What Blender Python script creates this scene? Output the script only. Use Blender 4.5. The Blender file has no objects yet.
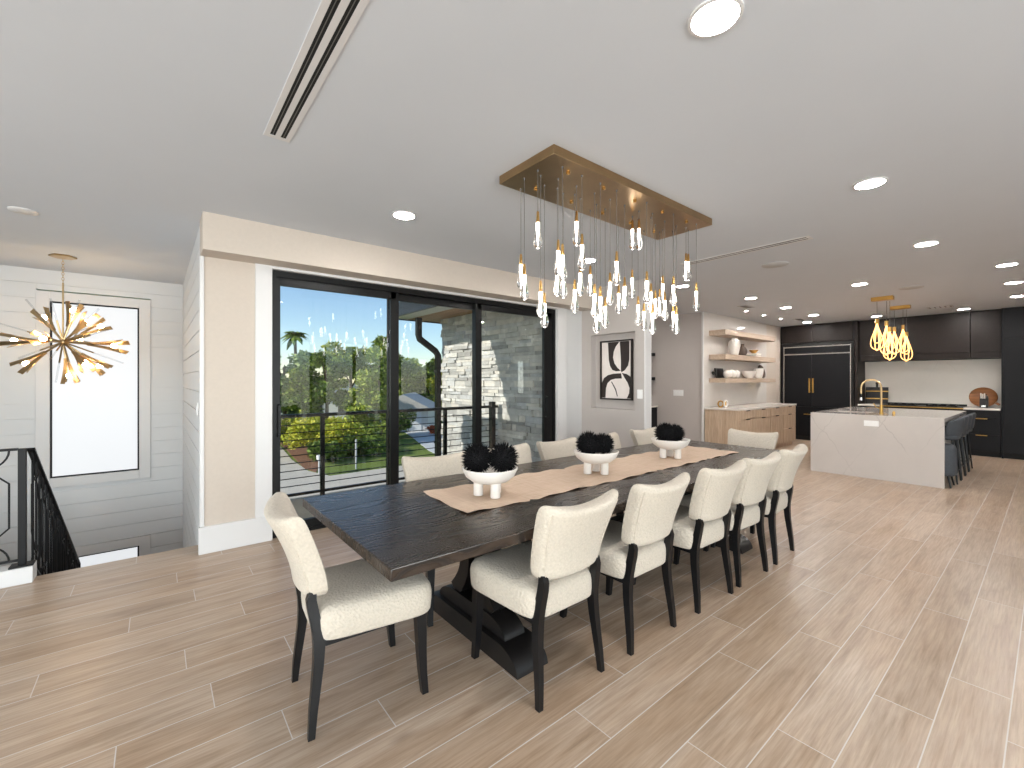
import bpy, bmesh, math, random
from mathutils import Vector, Matrix
random.seed(7)
PI = math.pi
sc = bpy.context.scene
COL = sc.collection
CEIL = 2.745
CAM = Vector((0, 0, 1.43))
FWD = Vector((.630, .7766, 0)).normalized()
RGT = Vector((.7766, -.630, 0)).normalized()

# ------------------------------------------------------------------ helpers
class MB:
    """collects shapes, then links them as ONE mesh object"""
    def __init__(s):
        s.bm = bmesh.new(); s.hard = False
    def box(s, x0, x1, y0, y1, z0, z1, bev=0.0, seg=2, rot=None):
        r = bmesh.ops.create_cube(s.bm, size=1.0)
        vs = r['verts']
        c = Vector(((x0+x1)/2, (y0+y1)/2, (z0+z1)/2))
        for v in vs:
            p = Vector((v.co.x*abs(x1-x0), v.co.y*abs(y1-y0), v.co.z*abs(z1-z0)))
            if rot is not None:
                p = rot @ p
            v.co = p + c
        if bev > 0:
            s.hard = True
            es = list({e for v in vs for e in v.link_edges})
            bmesh.ops.bevel(s.bm, geom=es, offset=bev, segments=seg, profile=0.5, affect='EDGES')
        return s
    def loft(s, rings, cap=True, closed=True):
        prev = None; first = None
        for ring in rings:
            vs = [s.bm.verts.new(p) for p in ring]
            if prev:
                n = len(vs)
                for i in range(n if closed else n-1):
                    j = (i+1) % n
                    try: s.bm.faces.new((prev[i], prev[j], vs[j], vs[i]))
                    except ValueError: pass
            else: first = vs
            prev = vs
        if cap and closed:
            s.bm.faces.new(list(reversed(first))); s.bm.faces.new(prev)
        return s
    def tube(s, pts, r, n=8, cap=True, loop=False, sect=None):
        pts = [Vector(p) for p in pts]
        m = len(pts)
        rs = r if isinstance(r, (list, tuple)) else [r]*m
        tang = []
        for i in range(m):
            a = pts[i-1] if (i > 0 or loop) else pts[i]
            b = pts[(i+1) % m] if (i < m-1 or loop) else pts[i]
            t = b-a
            tang.append(t.normalized() if t.length > 1e-9 else Vector((0, 0, 1)))
        t = tang[0]
        nrm = Vector((1, 0, 0)) if abs(t.x) < .8 else Vector((0, 1, 0))
        nrm = (nrm - t*nrm.dot(t)).normalized()
        rings = []
        for i in range(m):
            t = tang[i]
            nrm = (nrm - t*nrm.dot(t))
            nrm = nrm.normalized() if nrm.length > 1e-6 else t.orthogonal().normalized()
            b = t.cross(nrm)
            ring = []
            for k in range(n):
                a = 2*PI*k/n
                if sect:
                    u, v = sect
                    q = [(u, v), (-u, v), (-u, -v), (u, -v)][k]
                    ring.append(pts[i] + nrm*q[0]*rs[i] + b*q[1]*rs[i])
                else:
                    ring.append(pts[i] + (nrm*math.cos(a) + b*math.sin(a))*rs[i])
            rings.append(ring)
        if loop: rings.append(rings[0])
        return s.loft(rings, cap=cap and not loop)
    def lathe(s, prof, c=(0, 0, 0), n=24, rot=None, cap=True):
        c = Vector(c); rings = []
        for (r, z) in prof:
            ring = []
            for k in range(n):
                a = 2*PI*k/n
                p = Vector((max(r, 1e-5)*math.cos(a), max(r, 1e-5)*math.sin(a), z))
                if rot is not None: p = rot @ p
                ring.append(c+p)
            rings.append(ring)
        return s.loft(rings, cap=cap)
    def sphere(s, c, r, sub=2, scale=(1, 1, 1)):
        q = bmesh.ops.create_icosphere(s.bm, subdivisions=sub, radius=r)
        for v in q['verts']:
            v.co = Vector((v.co.x*scale[0], v.co.y*scale[1], v.co.z*scale[2])) + Vector(c)
        return s
    def prism(s, poly, vec):
        vec = Vector(vec)
        a = [s.bm.verts.new(Vector(p)) for p in poly]
        b = [s.bm.verts.new(Vector(p)+vec) for p in poly]
        n = len(a)
        s.bm.faces.new(a); s.bm.faces.new(list(reversed(b)))
        for i in range(n):
            j = (i+1) % n
            s.bm.faces.new((a[j], a[i], b[i], b[j]))
        return s
    def quad(s, a, b, c, d):
        s.bm.faces.new([s.bm.verts.new(Vector(p)) for p in (a, b, c, d)])
        return s
    def build(s, name, mat, parent=None, smooth=35, sub=0, weld=False):
        if weld: bmesh.ops.remove_doubles(s.bm, verts=s.bm.verts, dist=1e-5)
        bmesh.ops.recalc_face_normals(s.bm, faces=s.bm.faces)
        me = bpy.data.meshes.new(name)
        s.bm.to_mesh(me); s.bm.free()
        if smooth:
            if s.hard and smooth == 35: smooth = 20
            elif smooth == 35: smooth = 50
            for p in me.polygons: p.use_smooth = True
            me.set_sharp_from_angle(angle=math.radians(smooth))
        if mat: me.materials.append(mat)
        o = bpy.data.objects.new(name, me); COL.objects.link(o)
        if parent: o.parent = parent
        if sub:
            m = o.modifiers.new('subd', 'SUBSURF'); m.levels = sub; m.render_levels = sub
        return o

def tag(o, label, cat, group=None):
    o['label'] = label; o['category'] = cat
    if group: o['group'] = group
    return o
def thing(name, label, cat, loc=(0, 0, 0), rotz=0, group=None):
    o = bpy.data.objects.new(name, None); COL.objects.link(o)
    o.empty_display_size = .1
    o.location = loc; o.rotation_euler = (0, 0, rotz)
    return tag(o, label, cat, group)
def struct(o):
    o['kind'] = 'structure'; return o
def dup(root, loc, rotz, label, group=None):
    r = root.copy(); COL.objects.link(r); r.location = loc; r.rotation_euler = (0, 0, rotz)
    r['label'] = label
    if group: r['group'] = group
    for ch in list(root.children):
        c = ch.copy(); COL.objects.link(c); c.parent = r
        for g in list(ch.children):
            d = g.copy(); COL.objects.link(d); d.parent = c
    return r

# ------------------------------------------------------------------ materials
def srgb(r, g, b):
    f = lambda c: (c/255/12.92) if c/255 <= .04045 else ((c/255+.055)/1.055)**2.4
    return (f(r), f(g), f(b), 1)
class NT:
    def __init__(s, name):
        s.m = bpy.data.materials.new(name); s.m.use_nodes = True
        s.t = s.m.node_tree; s.n = s.t.nodes; s.l = s.t.links
        s.bsdf = s.n['Principled BSDF']; s.out = s.n['Material Output']
    def node(s, typ, **kw):
        nd = s.n.new(typ)
        for k, v in kw.items(): setattr(nd, k, v)
        return nd
    def link(s, a, b): s.l.new(a, b)
    def inp(s, nd, key, val):
        if hasattr(val, 'node') or isinstance(val, bpy.types.NodeSocket): s.l.new(val, nd.inputs[key])
        else: nd.inputs[key].default_value = val
    def math(s, op, a, b=None, c=None):
        nd = s.node('ShaderNodeMath', operation=op)
        s.inp(nd, 0, a)
        if b is not None: s.inp(nd, 1, b)
        if c is not None: s.inp(nd, 2, c)
        return nd.outputs[0]
    def pos(s, local=False):
        if local: return s.node('ShaderNodeTexCoord').outputs['Object']
        return s.node('ShaderNodeNewGeometry').outputs['Position']
    def mapping(s, vec, scale=(1, 1, 1), loc=(0, 0, 0), rot=(0, 0, 0)):
        nd = s.node('ShaderNodeMapping')
        s.l.new(vec, nd.inputs['Vector'])
        nd.inputs['Scale'].default_value = scale; nd.inputs['Location'].default_value = loc; nd.inputs['Rotation'].default_value = rot
        return nd.outputs[0]
    def noise(s, vec, scale, detail=4, rough=.55, dist=0.0):
        nd = s.node('ShaderNodeTexNoise')
        s.l.new(vec, nd.inputs['Vector'])
        nd.inputs['Scale'].default_value = scale; nd.inputs['Detail'].default_value = detail
        nd.inputs['Roughness'].default_value = rough; nd.inputs['Distortion'].default_value = dist
        return nd.outputs['Fac']
    def ramp(s, fac, stops, interp='LINEAR'):
        nd = s.node('ShaderNodeValToRGB'); cr = nd.color_ramp; cr.interpolation = interp
        while len(cr.elements) < len(stops): cr.elements.new(.5)
        for e, (p, c) in zip(cr.elements, stops):
            e.position = p; e.color = c if len(c) == 4 else (*c, 1)
        s.l.new(fac, nd.inputs[0])
        return nd.outputs[0]
    def mix(s, fac, a, b, mode='MIX'):
        nd = s.node('ShaderNodeMix', data_type='RGBA', blend_type=mode)
        s.inp(nd, 0, fac); s.inp(nd, 6, a); s.inp(nd, 7, b)
        return nd.outputs[2]
    def bump(s, h, strength=.3, dist=.01):
        nd = s.node('ShaderNodeBump')
        nd.inputs['Strength'].default_value = strength; nd.inputs['Distance'].default_value = dist
        s.l.new(h, nd.inputs['Height']); s.l.new(nd.outputs[0], s.bsdf.inputs['Normal'])
    def base(s, col): s.inp(s.bsdf, 'Base Color', col)
    def set(s, **kw):
        for k, v in kw.items(): s.inp(s.bsdf, k.replace('_', ' '), v)
        return s

def plain(name, rgb, rough=.5, metal=0.0, noise=.04, nscale=6.0, bump=0, bscale=80, spec=None):
    t = NT(name)
    p = t.pos(True)
    n = t.noise(p, nscale, 3)
    c = srgb(*rgb)
    a = tuple(max(0, x*(1-noise)) for x in c[:3]); b = tuple(min(1, x*(1+noise)) for x in c[:3])
    t.base(t.ramp(n, [(.3, a), (.7, b)]))
    t.set(Roughness=rough, Metallic=metal)
    if spec is not None: t.set(Specular_IOR_Level=spec)
    if bump: t.bump(t.noise(p, bscale, 3), bump, .004)
    return t.m
def emis(name, rgb, strength):
    t = NT(name)
    t.set(Base_Color=srgb(*rgb), Emission_Color=srgb(*rgb), Emission_Strength=strength, Roughness=.4)
    return t.m

def mat_floor():
    t = NT('wood_look_porcelain_planks')
    p = t.pos()
    sx = t.node('ShaderNodeSeparateXYZ'); t.link(p, sx.inputs[0])
    W, L = .199, 1.21
    yr = t.math('DIVIDE', t.math('SUBTRACT', sx.outputs[1], .116), W)
    row = t.math('FLOOR', yr)
    fy = t.math('FRACT', yr)
    ph6 = t.math('DIVIDE', t.math('ADD', t.math('FLOORED_MODULO', row, 6.0), .5), 6.0)
    offs = [.555, .118, .770, .423, 1.09, .20]
    ph = t.ramp(ph6, [(k/6.0, (offs[k]/L,)*3) for k in range(6)], 'CONSTANT')
    xr = t.math('SUBTRACT', t.math('DIVIDE', sx.outputs[0], L), ph)
    col = t.math('FLOOR', xr); fx = t.math('FRACT', xr)
    # grout mask
    g = .0021
    ey = t.math('MINIMUM', fy, t.math('SUBTRACT', 1.0, fy))
    ex = t.math('MINIMUM', fx, t.math('SUBTRACT', 1.0, fx))
    gy = t.math('LESS_THAN', ey, g/W); gx = t.math('LESS_THAN', ex, .0019/L)
    grout = t.math('MAXIMUM', gy, gx)
    # per plank random
    cmb = t.node('ShaderNodeCombineXYZ'); t.link(row, cmb.inputs[0]); t.link(col, cmb.inputs[1])
    wn = t.node('ShaderNodeTexWhiteNoise', noise_dimensions='3D'); t.link(cmb.outputs[0], wn.inputs['Vector'])
    rnd = wn.outputs['Value']
    # grain: stretched along X, shifted per plank
    sh = t.node('ShaderNodeVectorMath', operation='MULTIPLY_ADD')
    t.link(wn.outputs['Color'], sh.inputs[0]); sh.inputs[1].default_value = (20, 20, 20); t.link(p, sh.inputs[2])
    v1 = t.mapping(sh.outputs[0], (1.1, 9, 9)); n1 = t.noise(v1, 1.6, 6, .6, .6)
    v2 = t.mapping(sh.outputs[0], (3, 70, 70)); n2 = t.noise(v2, 1.5, 4, .6, .2)
    v3 = t.mapping(sh.outputs[0], (.9, 2.2, 1)); n3 = t.noise(v3, 1.3, 3, .5, .3)
    base = t.ramp(n1, [(.22, srgb(158, 138, 117)), (.45, srgb(191, 172, 151)), (.75, srgb(208, 193, 175))])
    fine = t.ramp(n2, [(.32, srgb(200, 192, 186)), (.62, srgb(255, 255, 255))])
    c = t.mix(.55, base, fine, 'MULTIPLY')
    tone = t.ramp(n3, [(.3, srgb(230, 214, 198)), (.7, srgb(246, 243, 242))])
    c = t.mix(.7, c, tone, 'MULTIPLY')
    pl = t.ramp(rnd, [(0, srgb(226, 220, 216)), (1, srgb(250, 248, 250))])
    c = t.mix(.75, c, pl, 'MULTIPLY')
    # knots
    kv = t.node('ShaderNodeTexVoronoi'); kv.inputs['Scale'].default_value = 1.0
    t.link(t.mapping(sh.outputs[0], (1.6, 4.2, 1)), kv.inputs['Vector'])
    k = t.ramp(kv.outputs['Distance'], [(0.0, (1, 1, 1)), (.11, (0, 0, 0))])
    c = t.mix(t.math('MULTIPLY', k, .45), c, srgb(112, 88, 72))
    c = t.mix(grout, c, srgb(202, 197, 193))
    t.base(c)
    t.set(Roughness=t.math('ADD', t.math('MULTIPLY', n1, .12), t.math('ADD', .27, t.math('MULTIPLY', grout, .4))))
    h = t.math('SUBTRACT', t.math('MULTIPLY', n2, .15), grout)
    t.bump(h, .25, .002)
    return t.m

def mat_wood(name, dark, light, axis='x', rough=.45, scale=1.0, bump=.15, stretch=14, local=True, spec=None):
    t = NT(name)
    p = t.pos(local)
    s = {'x': (1, stretch, stretch), 'y': (stretch, 1, stretch), 'z': (stretch, stretch, 1)}[axis]
    v = t.mapping(p, tuple(x*scale for x in s))
    n = t.noise(v, 1.3, 6, .65, 1.0)
    v2 = t.mapping(p, tuple(x*scale*4 for x in s)); n2 = t.noise(v2, 1.2, 3, .6, .2)
    c = t.ramp(n, [(.3, srgb(*dark)), (.7, srgb(*light))])
    c = t.mix(.35, c, t.ramp(n2, [(.35, (.45, .45, .45)), (.65, (1, 1, 1))]), 'MULTIPLY')
    t.base(c); t.set(Roughness=rough)
    if spec is not None: t.set(Specular_IOR_Level=spec)
    if bump: t.bump(n2, bump, .003)
    return t.m

def mat_table():
    t = NT('wire_brushed_dark_oak')
    p = t.pos(True)
    # cathedral grain: distorted bands across the boards
    warp = t.noise(t.mapping(p, (.45, 1.9, 1)), 2.1, 2, .45)
    sx = t.node('ShaderNodeSeparateXYZ'); t.link(p, sx.inputs[0])
    yy = t.math('ADD', t.math('MULTIPLY', sx.outputs[1], 16.0), t.math('MULTIPLY', warp, 10.0))
    band = t.math('FRACT', t.math('MULTIPLY', yy, 2.2))
    tri = t.math('ABSOLUTE', t.math('SUBTRACT', band, .5))
    fib = t.noise(t.mapping(p, (6, 150, 60)), 1.0, 4, .6)
    g = t.math('ADD', t.math('MULTIPLY', t.math('POWER', t.math('MULTIPLY', tri, 2.0), .45), .62), t.math('MULTIPLY', fib, .45))
    c = t.ramp(g, [(.30, srgb(20, 15, 12)), (.60, srgb(44, 35, 29)), (.95, srgb(62, 51, 43))])
    t.base(c)
    t.set(Roughness=t.ramp(g, [(.3, (.42,)*3), (.7, (.24,)*3)]))
    t.set(Specular_IOR_Level=.5)
    t.bump(g, .07, .001)
    return t.m

def mat_boucle(name, rgb):
    t = NT(name)
    p = t.pos(True)
    vo = t.node('ShaderNodeTexVoronoi', feature='SMOOTH_F1'); t.link(p, vo.inputs['Vector']); vo.inputs['Scale'].default_value = 100
    n = t.noise(p, 110, 3, .6, .4)
    h = t.math('ADD', vo.outputs['Distance'], t.math('MULTIPLY', n, .4))
    c = srgb(*rgb)
    t.base(t.ramp(h, [(.25, c[:3]), (.95, tuple(x*.86 for x in c[:3]))]))
    t.set(Roughness=.95, Sheen_Weight=.15, Specular_IOR_Level=.15)
    t.bump(t.math('SUBTRACT', 1.0, h), .55, .007)
    return t.m

def mat_marble(name, base, vein, rough=.12, vs=.9, amount=.5):
    t = NT(name)
    p = t.pos(True)
    n = t.noise(p, 2.0, 5, .6, .4)
    sx = t.node('ShaderNodeSeparateXYZ'); t.link(p, sx.inputs[0])
    wob = t.math('MULTIPLY', t.noise(p, 2.6, 4, .6), .22)
    def fam(ay, az, axx, period, off):
        l = t.math('ADD', t.math('ADD', t.math('MULTIPLY', sx.outputs[1], ay), t.math('MULTIPLY', sx.outputs[2], az)), t.math('MULTIPLY', sx.outputs[0], axx))
        f = t.math('FRACT', t.math('ADD', t.math('DIVIDE', t.math('ADD', l, wob), period), off))
        return t.ramp(t.math('ABSOLUTE', t.math('SUBTRACT', f, .5)), [(0, (1, 1, 1)), (.012, (0, 0, 0))])
    brk = t.ramp(t.noise(p, 1.7*vs, 2, .5), [(.42, (0, 0, 0)), (.6, (1, 1, 1))])
    v = t.math('MULTIPLY', t.math('MAXIMUM', fam(1, .55, .7, .62, .1), fam(1, -.7, -.6, .83, .35)), brk)
    c = t.ramp(n, [(.3, tuple(x*.93 for x in srgb(*base)[:3])), (.7, srgb(*base))])
    t.base(t.mix(t.math('MULTIPLY', v, amount), c, srgb(*vein)))
    t.set(Roughness=rough)
    return t.m

def mat_stone():
    t = NT('stacked_ledge_stone')
    p = t.pos()
    r = t.node('ShaderNodeNewGeometry').outputs['Random Per Island']
    n = t.noise(p, 9, 6, .65, .3); n2 = t.noise(p, 45, 4, .7)
    c = t.ramp(r, [(0, srgb(168, 166, 163)), (.35, srgb(204, 202, 198)), (.6, srgb(220, 214, 204)), (.8, srgb(192, 193, 195)), (1, srgb(230, 227, 220))])
    c = t.mix(.5, c, t.ramp(n, [(.3, srgb(170, 165, 160)), (.7, (1, 1, 1))]), 'MULTIPLY')
    t.base(c); t.set(Roughness=.9)
    t.bump(t.math('ADD', n, t.math('MULTIPLY', n2, .5)), .6, .02)
    return t.m

def mat_pane(name, tint=(.97, .985, .98), ior=1.5):
    t = NT(name)
    t.n.remove(t.bsdf)
    fr = t.node('ShaderNodeFresnel')
    bk = t.node('ShaderNodeNewGeometry').outputs['Backfacing']     # thin pane: same reflectance from both faces
    t.link(t.math('ADD', ior, t.math('MULTIPLY', bk, 1/ior-ior)), fr.inputs['IOR'])
    tr = t.node('ShaderNodeBsdfTransparent'); tr.inputs[0].default_value = (*tint, 1)
    gl = t.node('ShaderNodeBsdfGlossy'); gl.inputs['Roughness'].default_value = 0.0
    mx = t.node('ShaderNodeMixShader')
    t.link(fr.outputs[0], mx.inputs[0]); t.link(tr.outputs[0], mx.inputs[1]); t.link(gl.outputs[0], mx.inputs[2])
    t.link(mx.outputs[0], t.out.inputs[0])
    return t.m
def mat_leaf(name, a, b):
    t = NT(name)
    r = t.node('ShaderNodeNewGeometry').outputs['Random Per Island']
    t.base(t.ramp(r, [(0, srgb(*a)), (1, srgb(*b))]))
    t.set(Roughness=.6, Specular_IOR_Level=.2)
    return t.m

M = {}
M['floor'] = mat_floor()
M['ceiling'] = plain('white_ceiling_paint', (204, 208, 214), .85, noise=.01, nscale=2)
M['white'] = plain('white_wall_paint', (204, 203, 202), .6, noise=.012, nscale=3)
M['trimwhite'] = plain('white_trim_paint', (212, 210, 209), .4, noise=.01, nscale=3)
M['shiplap'] = plain('white_shiplap_boards', (210, 210, 210), .5, noise=.015, nscale=2)
M['beige'] = plain('beige_fabric_wallcovering', (196, 184, 172), .8, noise=.02, nscale=40, bump=.08, bscale=300)
M['greige'] = plain('greige_wall_paint', (180, 172, 167), .75, noise=.015, nscale=3)
M['black'] = plain('black_aluminium', (13, 13, 14), .4, noise=.05, spec=.3)
M['iron'] = plain('black_wrought_iron', (14, 14, 16), .45, noise=.08, spec=.25)
M['darkcab'] = mat_wood('dark_stained_cabinet_veneer', (25, 19, 17), (37, 29, 26), 'x', .5, 1.0, .03, spec=.25)
M['darkcab_low'] = plain('charcoal_cabinet_paint', (21, 21, 24), .5, noise=.05, spec=.2)
M['gap'] = plain('cabinet_shadow_gap', (14, 13, 13), .7)
M['oak'] = mat_wood('pale_oak_veneer', (176, 150, 124), (206, 182, 158), 'z', .5, 1.2, .03)
M['oakshelf'] = mat_wood('pale_oak_shelf', (176, 152, 130), (204, 184, 164), 'x', .5, 1.2, .03)
M['brass'] = plain('brushed_brass', (206, 164, 92), .28, 1.0, .08, 12)
M['brass_plate'] = plain('brushed_bronze_plate', (168, 140, 104), .28, 1.0, .10, 5)
M['gold_cap'] = plain('satin_gold', (206, 164, 100), .3, 1.0, .05)
M['champagne'] = plain('champagne_gold', (190, 164, 124), .35, 1.0, .08)
M['steel'] = plain('stainless_trim', (200, 198, 195), .25, 1.0, .05)
M['table'] = mat_table()
M['tablebase'] = mat_wood('black_brown_stained_wood', (12, 10, 10), (24, 20, 19), 'y', .45, 1.0, .1)
M['leg'] = plain('black_lacquered_wood', (15, 15, 17), .35, noise=.1, spec=.4)
M['boucle'] = mat_boucle('cream_boucle', (199, 188, 173))
M['linen'] = None
M['ceramic'] = plain('matte_white_ceramic', (232, 226, 219), .55, noise=.02, nscale=20, bump=.05, bscale=120)
M['urchin'] = plain('black_spiny_pod', (12, 11, 13), .75, noise=.2, nscale=30, spec=.15)
M['marble'] = mat_marble('white_veined_quartz', (196, 188, 182), (140, 134, 130), .07, .75, .45)
M['slab'] = mat_marble('polished_pale_slab', (220, 214, 208), (190, 182, 175), .06, .8, .3)
M['worktop'] = mat_marble('pale_quartz_worktop', (222, 214, 206), (196, 188, 180), .15, .8, .2)
M['cord'] = plain('grey_steel_cord', (96, 92, 88), .5)
M['stone'] = mat_stone()
M['pane'] = mat_pane('clear_window_glass')
M['stoolfab'] = plain('slate_grey_upholstery', (72, 75, 80), .7, noise=.1, nscale=40, bump=.1, bscale=200)
M['light_disc'] = emis('lit_led_lens', (255, 251, 246), 150)
M['mini_disc'] = emis('lit_mini_led', (255, 251, 246), 90)
M['grille'] = plain('white_speaker_grille', (188, 188, 188), .6, noise=.05, nscale=200)
M['vent_dark'] = plain('dark_slot', (20, 20, 20), .8)
M['plastic'] = plain('white_switch_plastic', (232, 230, 228), .35, noise=.01)
M['conc'] = plain('pale_concrete', (196, 186, 170), .9, noise=.08, nscale=1.5)
M['bark'] = plain('brown_bark', (86, 72, 58), .9, noise=.25, nscale=8, bump=.4, bscale=20)
def linen():
    t = NT('natural_linen_runner')
    p = t.pos(True)
    a = t.noise(t.mapping(p, (8, 240, 1)), 1, 2); b = t.noise(t.mapping(p, (240, 8, 1)), 1, 2)
    s = t.math('MULTIPLY', t.math('ADD', a, b), .5)
    t.base(t.ramp(s, [(.35, srgb(188, 164, 143)), (.65, srgb(212, 190, 170))]))
    t.set(Roughness=.95, Specular_IOR_Level=.1); t.bump(s, .4, .002)
    return t.m
M['linen'] = linen()
def drop_glass():
    t = NT('clear_crystal_glass')
    t.set(Base_Color=(1, 1, 1, 1), Roughness=0.0, IOR=1.45, Transmission_Weight=1.0)
    return t.m
M['crystal'] = drop_glass()
M['acrylic'] = mat_pane('clear_acrylic_rod', (.93, .94, .95), 1.6)
M['drop_core'] = emis('lit_crystal_core', (255, 247, 238), 5)
M['bulb'] = emis('warm_bulb', (255, 220, 170), 34)
M['loop'] = emis('warm_led_loop', (255, 196, 118), 1.7)

# ------------------------------------------------------------------ room shell
X0, X1, YB = -4.5, 12.62, -4.6     # left wall, kitchen wall, wall behind the camera
WY = 4.415                         # face of the window wall
SX = .29                           # stairwell side wall face
SY0, SY1 = 4.67, 7.57              # stairwell opening
SL = -3.4                          # stairwell left wall

mb = MB()
mb.box(X0, X1+.1, YB-.15, WY+.2, -.3, 0)
mb.box(5.09, X1+.1, WY+.2, 7.0, -.3, 0)
mb.box(X0, SX, WY+.2, SY0, -.3, 0)
struct(mb.build('floor', M['floor'], smooth=0))
mb = MB()
mb.box(X0-.1, X1+.1, YB-.15, WY+.2, CEIL, CEIL+.14)
mb.box(X0-.1, SX+.02, WY+.2, SY1+.12, CEIL, CEIL+.14)
mb.box(5.09-.6, X1+.1, WY+.2, 7.1, CEIL, CEIL+.14)
struct(mb.build('ceiling', M['ceiling'], smooth=0))

# window wall: left pier, right pier, header
mb = MB()
mb.box(SX+.017, .81, WY+.012, WY+.2, 0, CEIL)
mb.box(4.395, 5.09, WY+.002, WY+.2, 0, CEIL)
mb.box(.81, 4.395, WY+.002, WY+.2, 2.43, CEIL)
struct(mb.build('wall_window', M['white'], smooth=0))
mb = MB(); mb.box(SX+.02, .676, WY-.002, WY+.012, .222, 2.46)
struct(mb.build('wall_panel_beige', M['beige'], smooth=0))
# white casings round the door and corner bead
mb = MB()
mb.box(.676, .808, WY-.022, WY+.03, .222, 2.46, .004)
mb.box(4.397, 4.574, WY-.022, WY+.03, 0, 2.46, .004)
mb.box(.808, 4.397, WY-.022, WY+.03, 2.426, 2.49, .004)
mb.box(SX-.012, SX+.02, WY-.01, WY+.03, .222, 2.45, .004)
struct(mb.build('trim_1', M['trimwhite']))
mb = MB(); mb.box(SX-.02, .808, WY-.03, WY+.012, 0, .222, .004)
struct(mb.build('baseboard_left', M['trimwhite']))
mb = MB(); mb.box(4.574, 4.90, WY-.018, WY+.002, 0, .15, .004)
struct(mb.build('baseboard_right', M['trimwhite']))
# valance box over the door
mb = MB(); mb.box(SX-.008, 4.92, 4.165, WY+.03, 2.45, CEIL, .004)
struct(mb.build('trim_2', M['beige']))

# sliding door
def bar4(mb, x0, x1, z0, z1, y0, y1, w):
    mb.box(x0, x0+w, y0, y1, z0, z1, .003); mb.box(x1-w, x1, y0, y1, z0, z1, .003)
    mb.box(x0+w, x1-w, y0, y1, z1-w, z1, .003); mb.box(x0+w, x1-w, y0, y1, z0, z0+w, .003)
door = MB()
door.box(.81, .85, 4.44, 4.60, 0, 2.426); door.box(4.355, 4.395, 4.44, 4.60, 0, 2.426)
door.box(.85, 4.355, 4.44, 4.60, 2.37, 2.426); door.box(.85, 4.355, 4.44, 4.60, 0, .03)
door = struct(door.build('door_1', M['black']))
for (a, b, y, w) in ((.845, 2.04, 4.455, .072), (1.945, 3.15, 4.515, .085), (3.04, 4.36, 4.455, .095)):
    q = MB(); x0, x1, z0, z1, y1 = a, b, .03, 2.372, y+.045
    q.box(x0, x0+.092 if a > .9 else x0+.04, y, y1, z0, z1, .003)
    q.box(x1-(.092 if b < 4 else .17), x1, y, y1, z0, z1, .003)
    q.box(x0+.03, x1-.03, y, y1, z1-.075, z1, .003); q.box(x0+.03, x1-.03, y, y1, z0, z0+.08, .003)
    fr = q.build('door_frame', M['black'], door)
    MB().box(x0+.03, x1-.03, y+.018, y+.028, z0+.06, z1-.06).build('glass_pane', M['pane'], fr, smooth=0)
for (x, side) in ((4.205, 1), (.867, 1)):
    q = MB(); q.tube([(x, 4.455, .92), (x, 4.405, .92), (x, 4.405, 1.20), (x, 4.455, 1.20)], 1.0, 4, sect=(.010, .010))
    q.build('door_handle', M['black'], door)

# art wall with niche
AX, AXB = 4.92, 5.05
mb = MB()
mb.box(AX, AXB, 3.34, 3.483, 0, CEIL)
mb.box(AX, AXB, 4.235, WY+.01, 0, CEIL)
mb.box(AX, AXB, 3.483, 4.235, 0, 1.028)
mb.box(AX, AXB, 3.483, 4.235, 2.077, CEIL)
mb.box(AX+.10, AXB, 3.483, 4.235, 1.028, 2.077)
struct(mb.build('wall_art', M['greige'], smooth=0))
mb = MB(); mb.box(AX-.006, AXB+.004, 3.322, 3.342, 0, CEIL, .004)
struct(mb.build('trim_3', M['trimwhite']))
mb = MB(); mb.box(AX-.018, AX, 3.34, WY, 0, .15, .004)
struct(mb.build('baseboard_art', M['trimwhite']))
# hall behind
mb = MB(); mb.box(8.2, 8.35, 4.25, 7.0, 0, CEIL)
struct(mb.build('wall_hall', M['greige'], smooth=0))
mb = MB(); mb.box(5.09, 8.35, 6.9, 7.05, 0, CEIL)
struct(mb.build('wall_hall_back', M['greige'], smooth=0))
mb = MB(); mb.box(5.0, 5.09, WY+.2, 7.0, -.3, CEIL)
struct(mb.build('wall_hall_left', M['greige'], smooth=0))
# shelf wall (slab + painted)
mb = MB(); mb.box(8.35, X1, 4.26, 4.40, 0, CEIL)
struct(mb.build('wall_shelf', M['beige'], smooth=0))
mb = MB(); mb.box(8.19, 11.13, 4.238, 4.26, .905, CEIL)
struct(mb.build('wall_slab', M['slab'], smooth=0))
mb = MB(); mb.box(8.165, 8.2, 4.235, 4.27, 0, CEIL, .003)
struct(mb.build('trim_4', M['trimwhite']))
# kitchen wall, wall behind camera, left wall
mb = MB(); mb.box(X1, X1+.12, YB, 4.4, 0, CEIL)
struct(mb.build('wall_kitchen', M['greige'], smooth=0))
wins = [(-3.6, -.9, .05, 2.5), (-.5, 2.3, .05, 2.5), (2.66, 3.54, .05, 2.6), (3.86, 5.67, .05, 2.6), (6.3, 7.4, .9, 2.2), (11.28, 11.74, .83, 2.25)]
mb = MB(); x = X0
for (a, b, z0, z1) in wins:
    mb.box(x, a, YB-.15, YB, 0, CEIL); x = b
    mb.box(a, b, YB-.15, YB, z1, CEIL)
    mb.box(a, b, YB-.15, YB, 0, z0)
mb.box(x, X1+.1, YB-.15, YB, 0, CEIL)
struct(mb.build('wall_back', M['white'], smooth=0))
for i, (a, b, z0, z1) in enumerate(wins):
    q = MB(); bar4(q, a, b, z0, z1, YB-.12, YB-.04, .06)
    if b-a > 1.5: q.box((a+b)/2-.04, (a+b)/2+.04, YB-.12, YB-.04, z0, z1, .003)
    w = struct(q.build('window_%d' % (i+3), M['black']))
    MB().box(a+.05, b-.05, YB-.085, YB-.075, z0+.05, z1-.05).build('glass_pane', M['pane'], w, smooth=0)
mb = MB()
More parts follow.
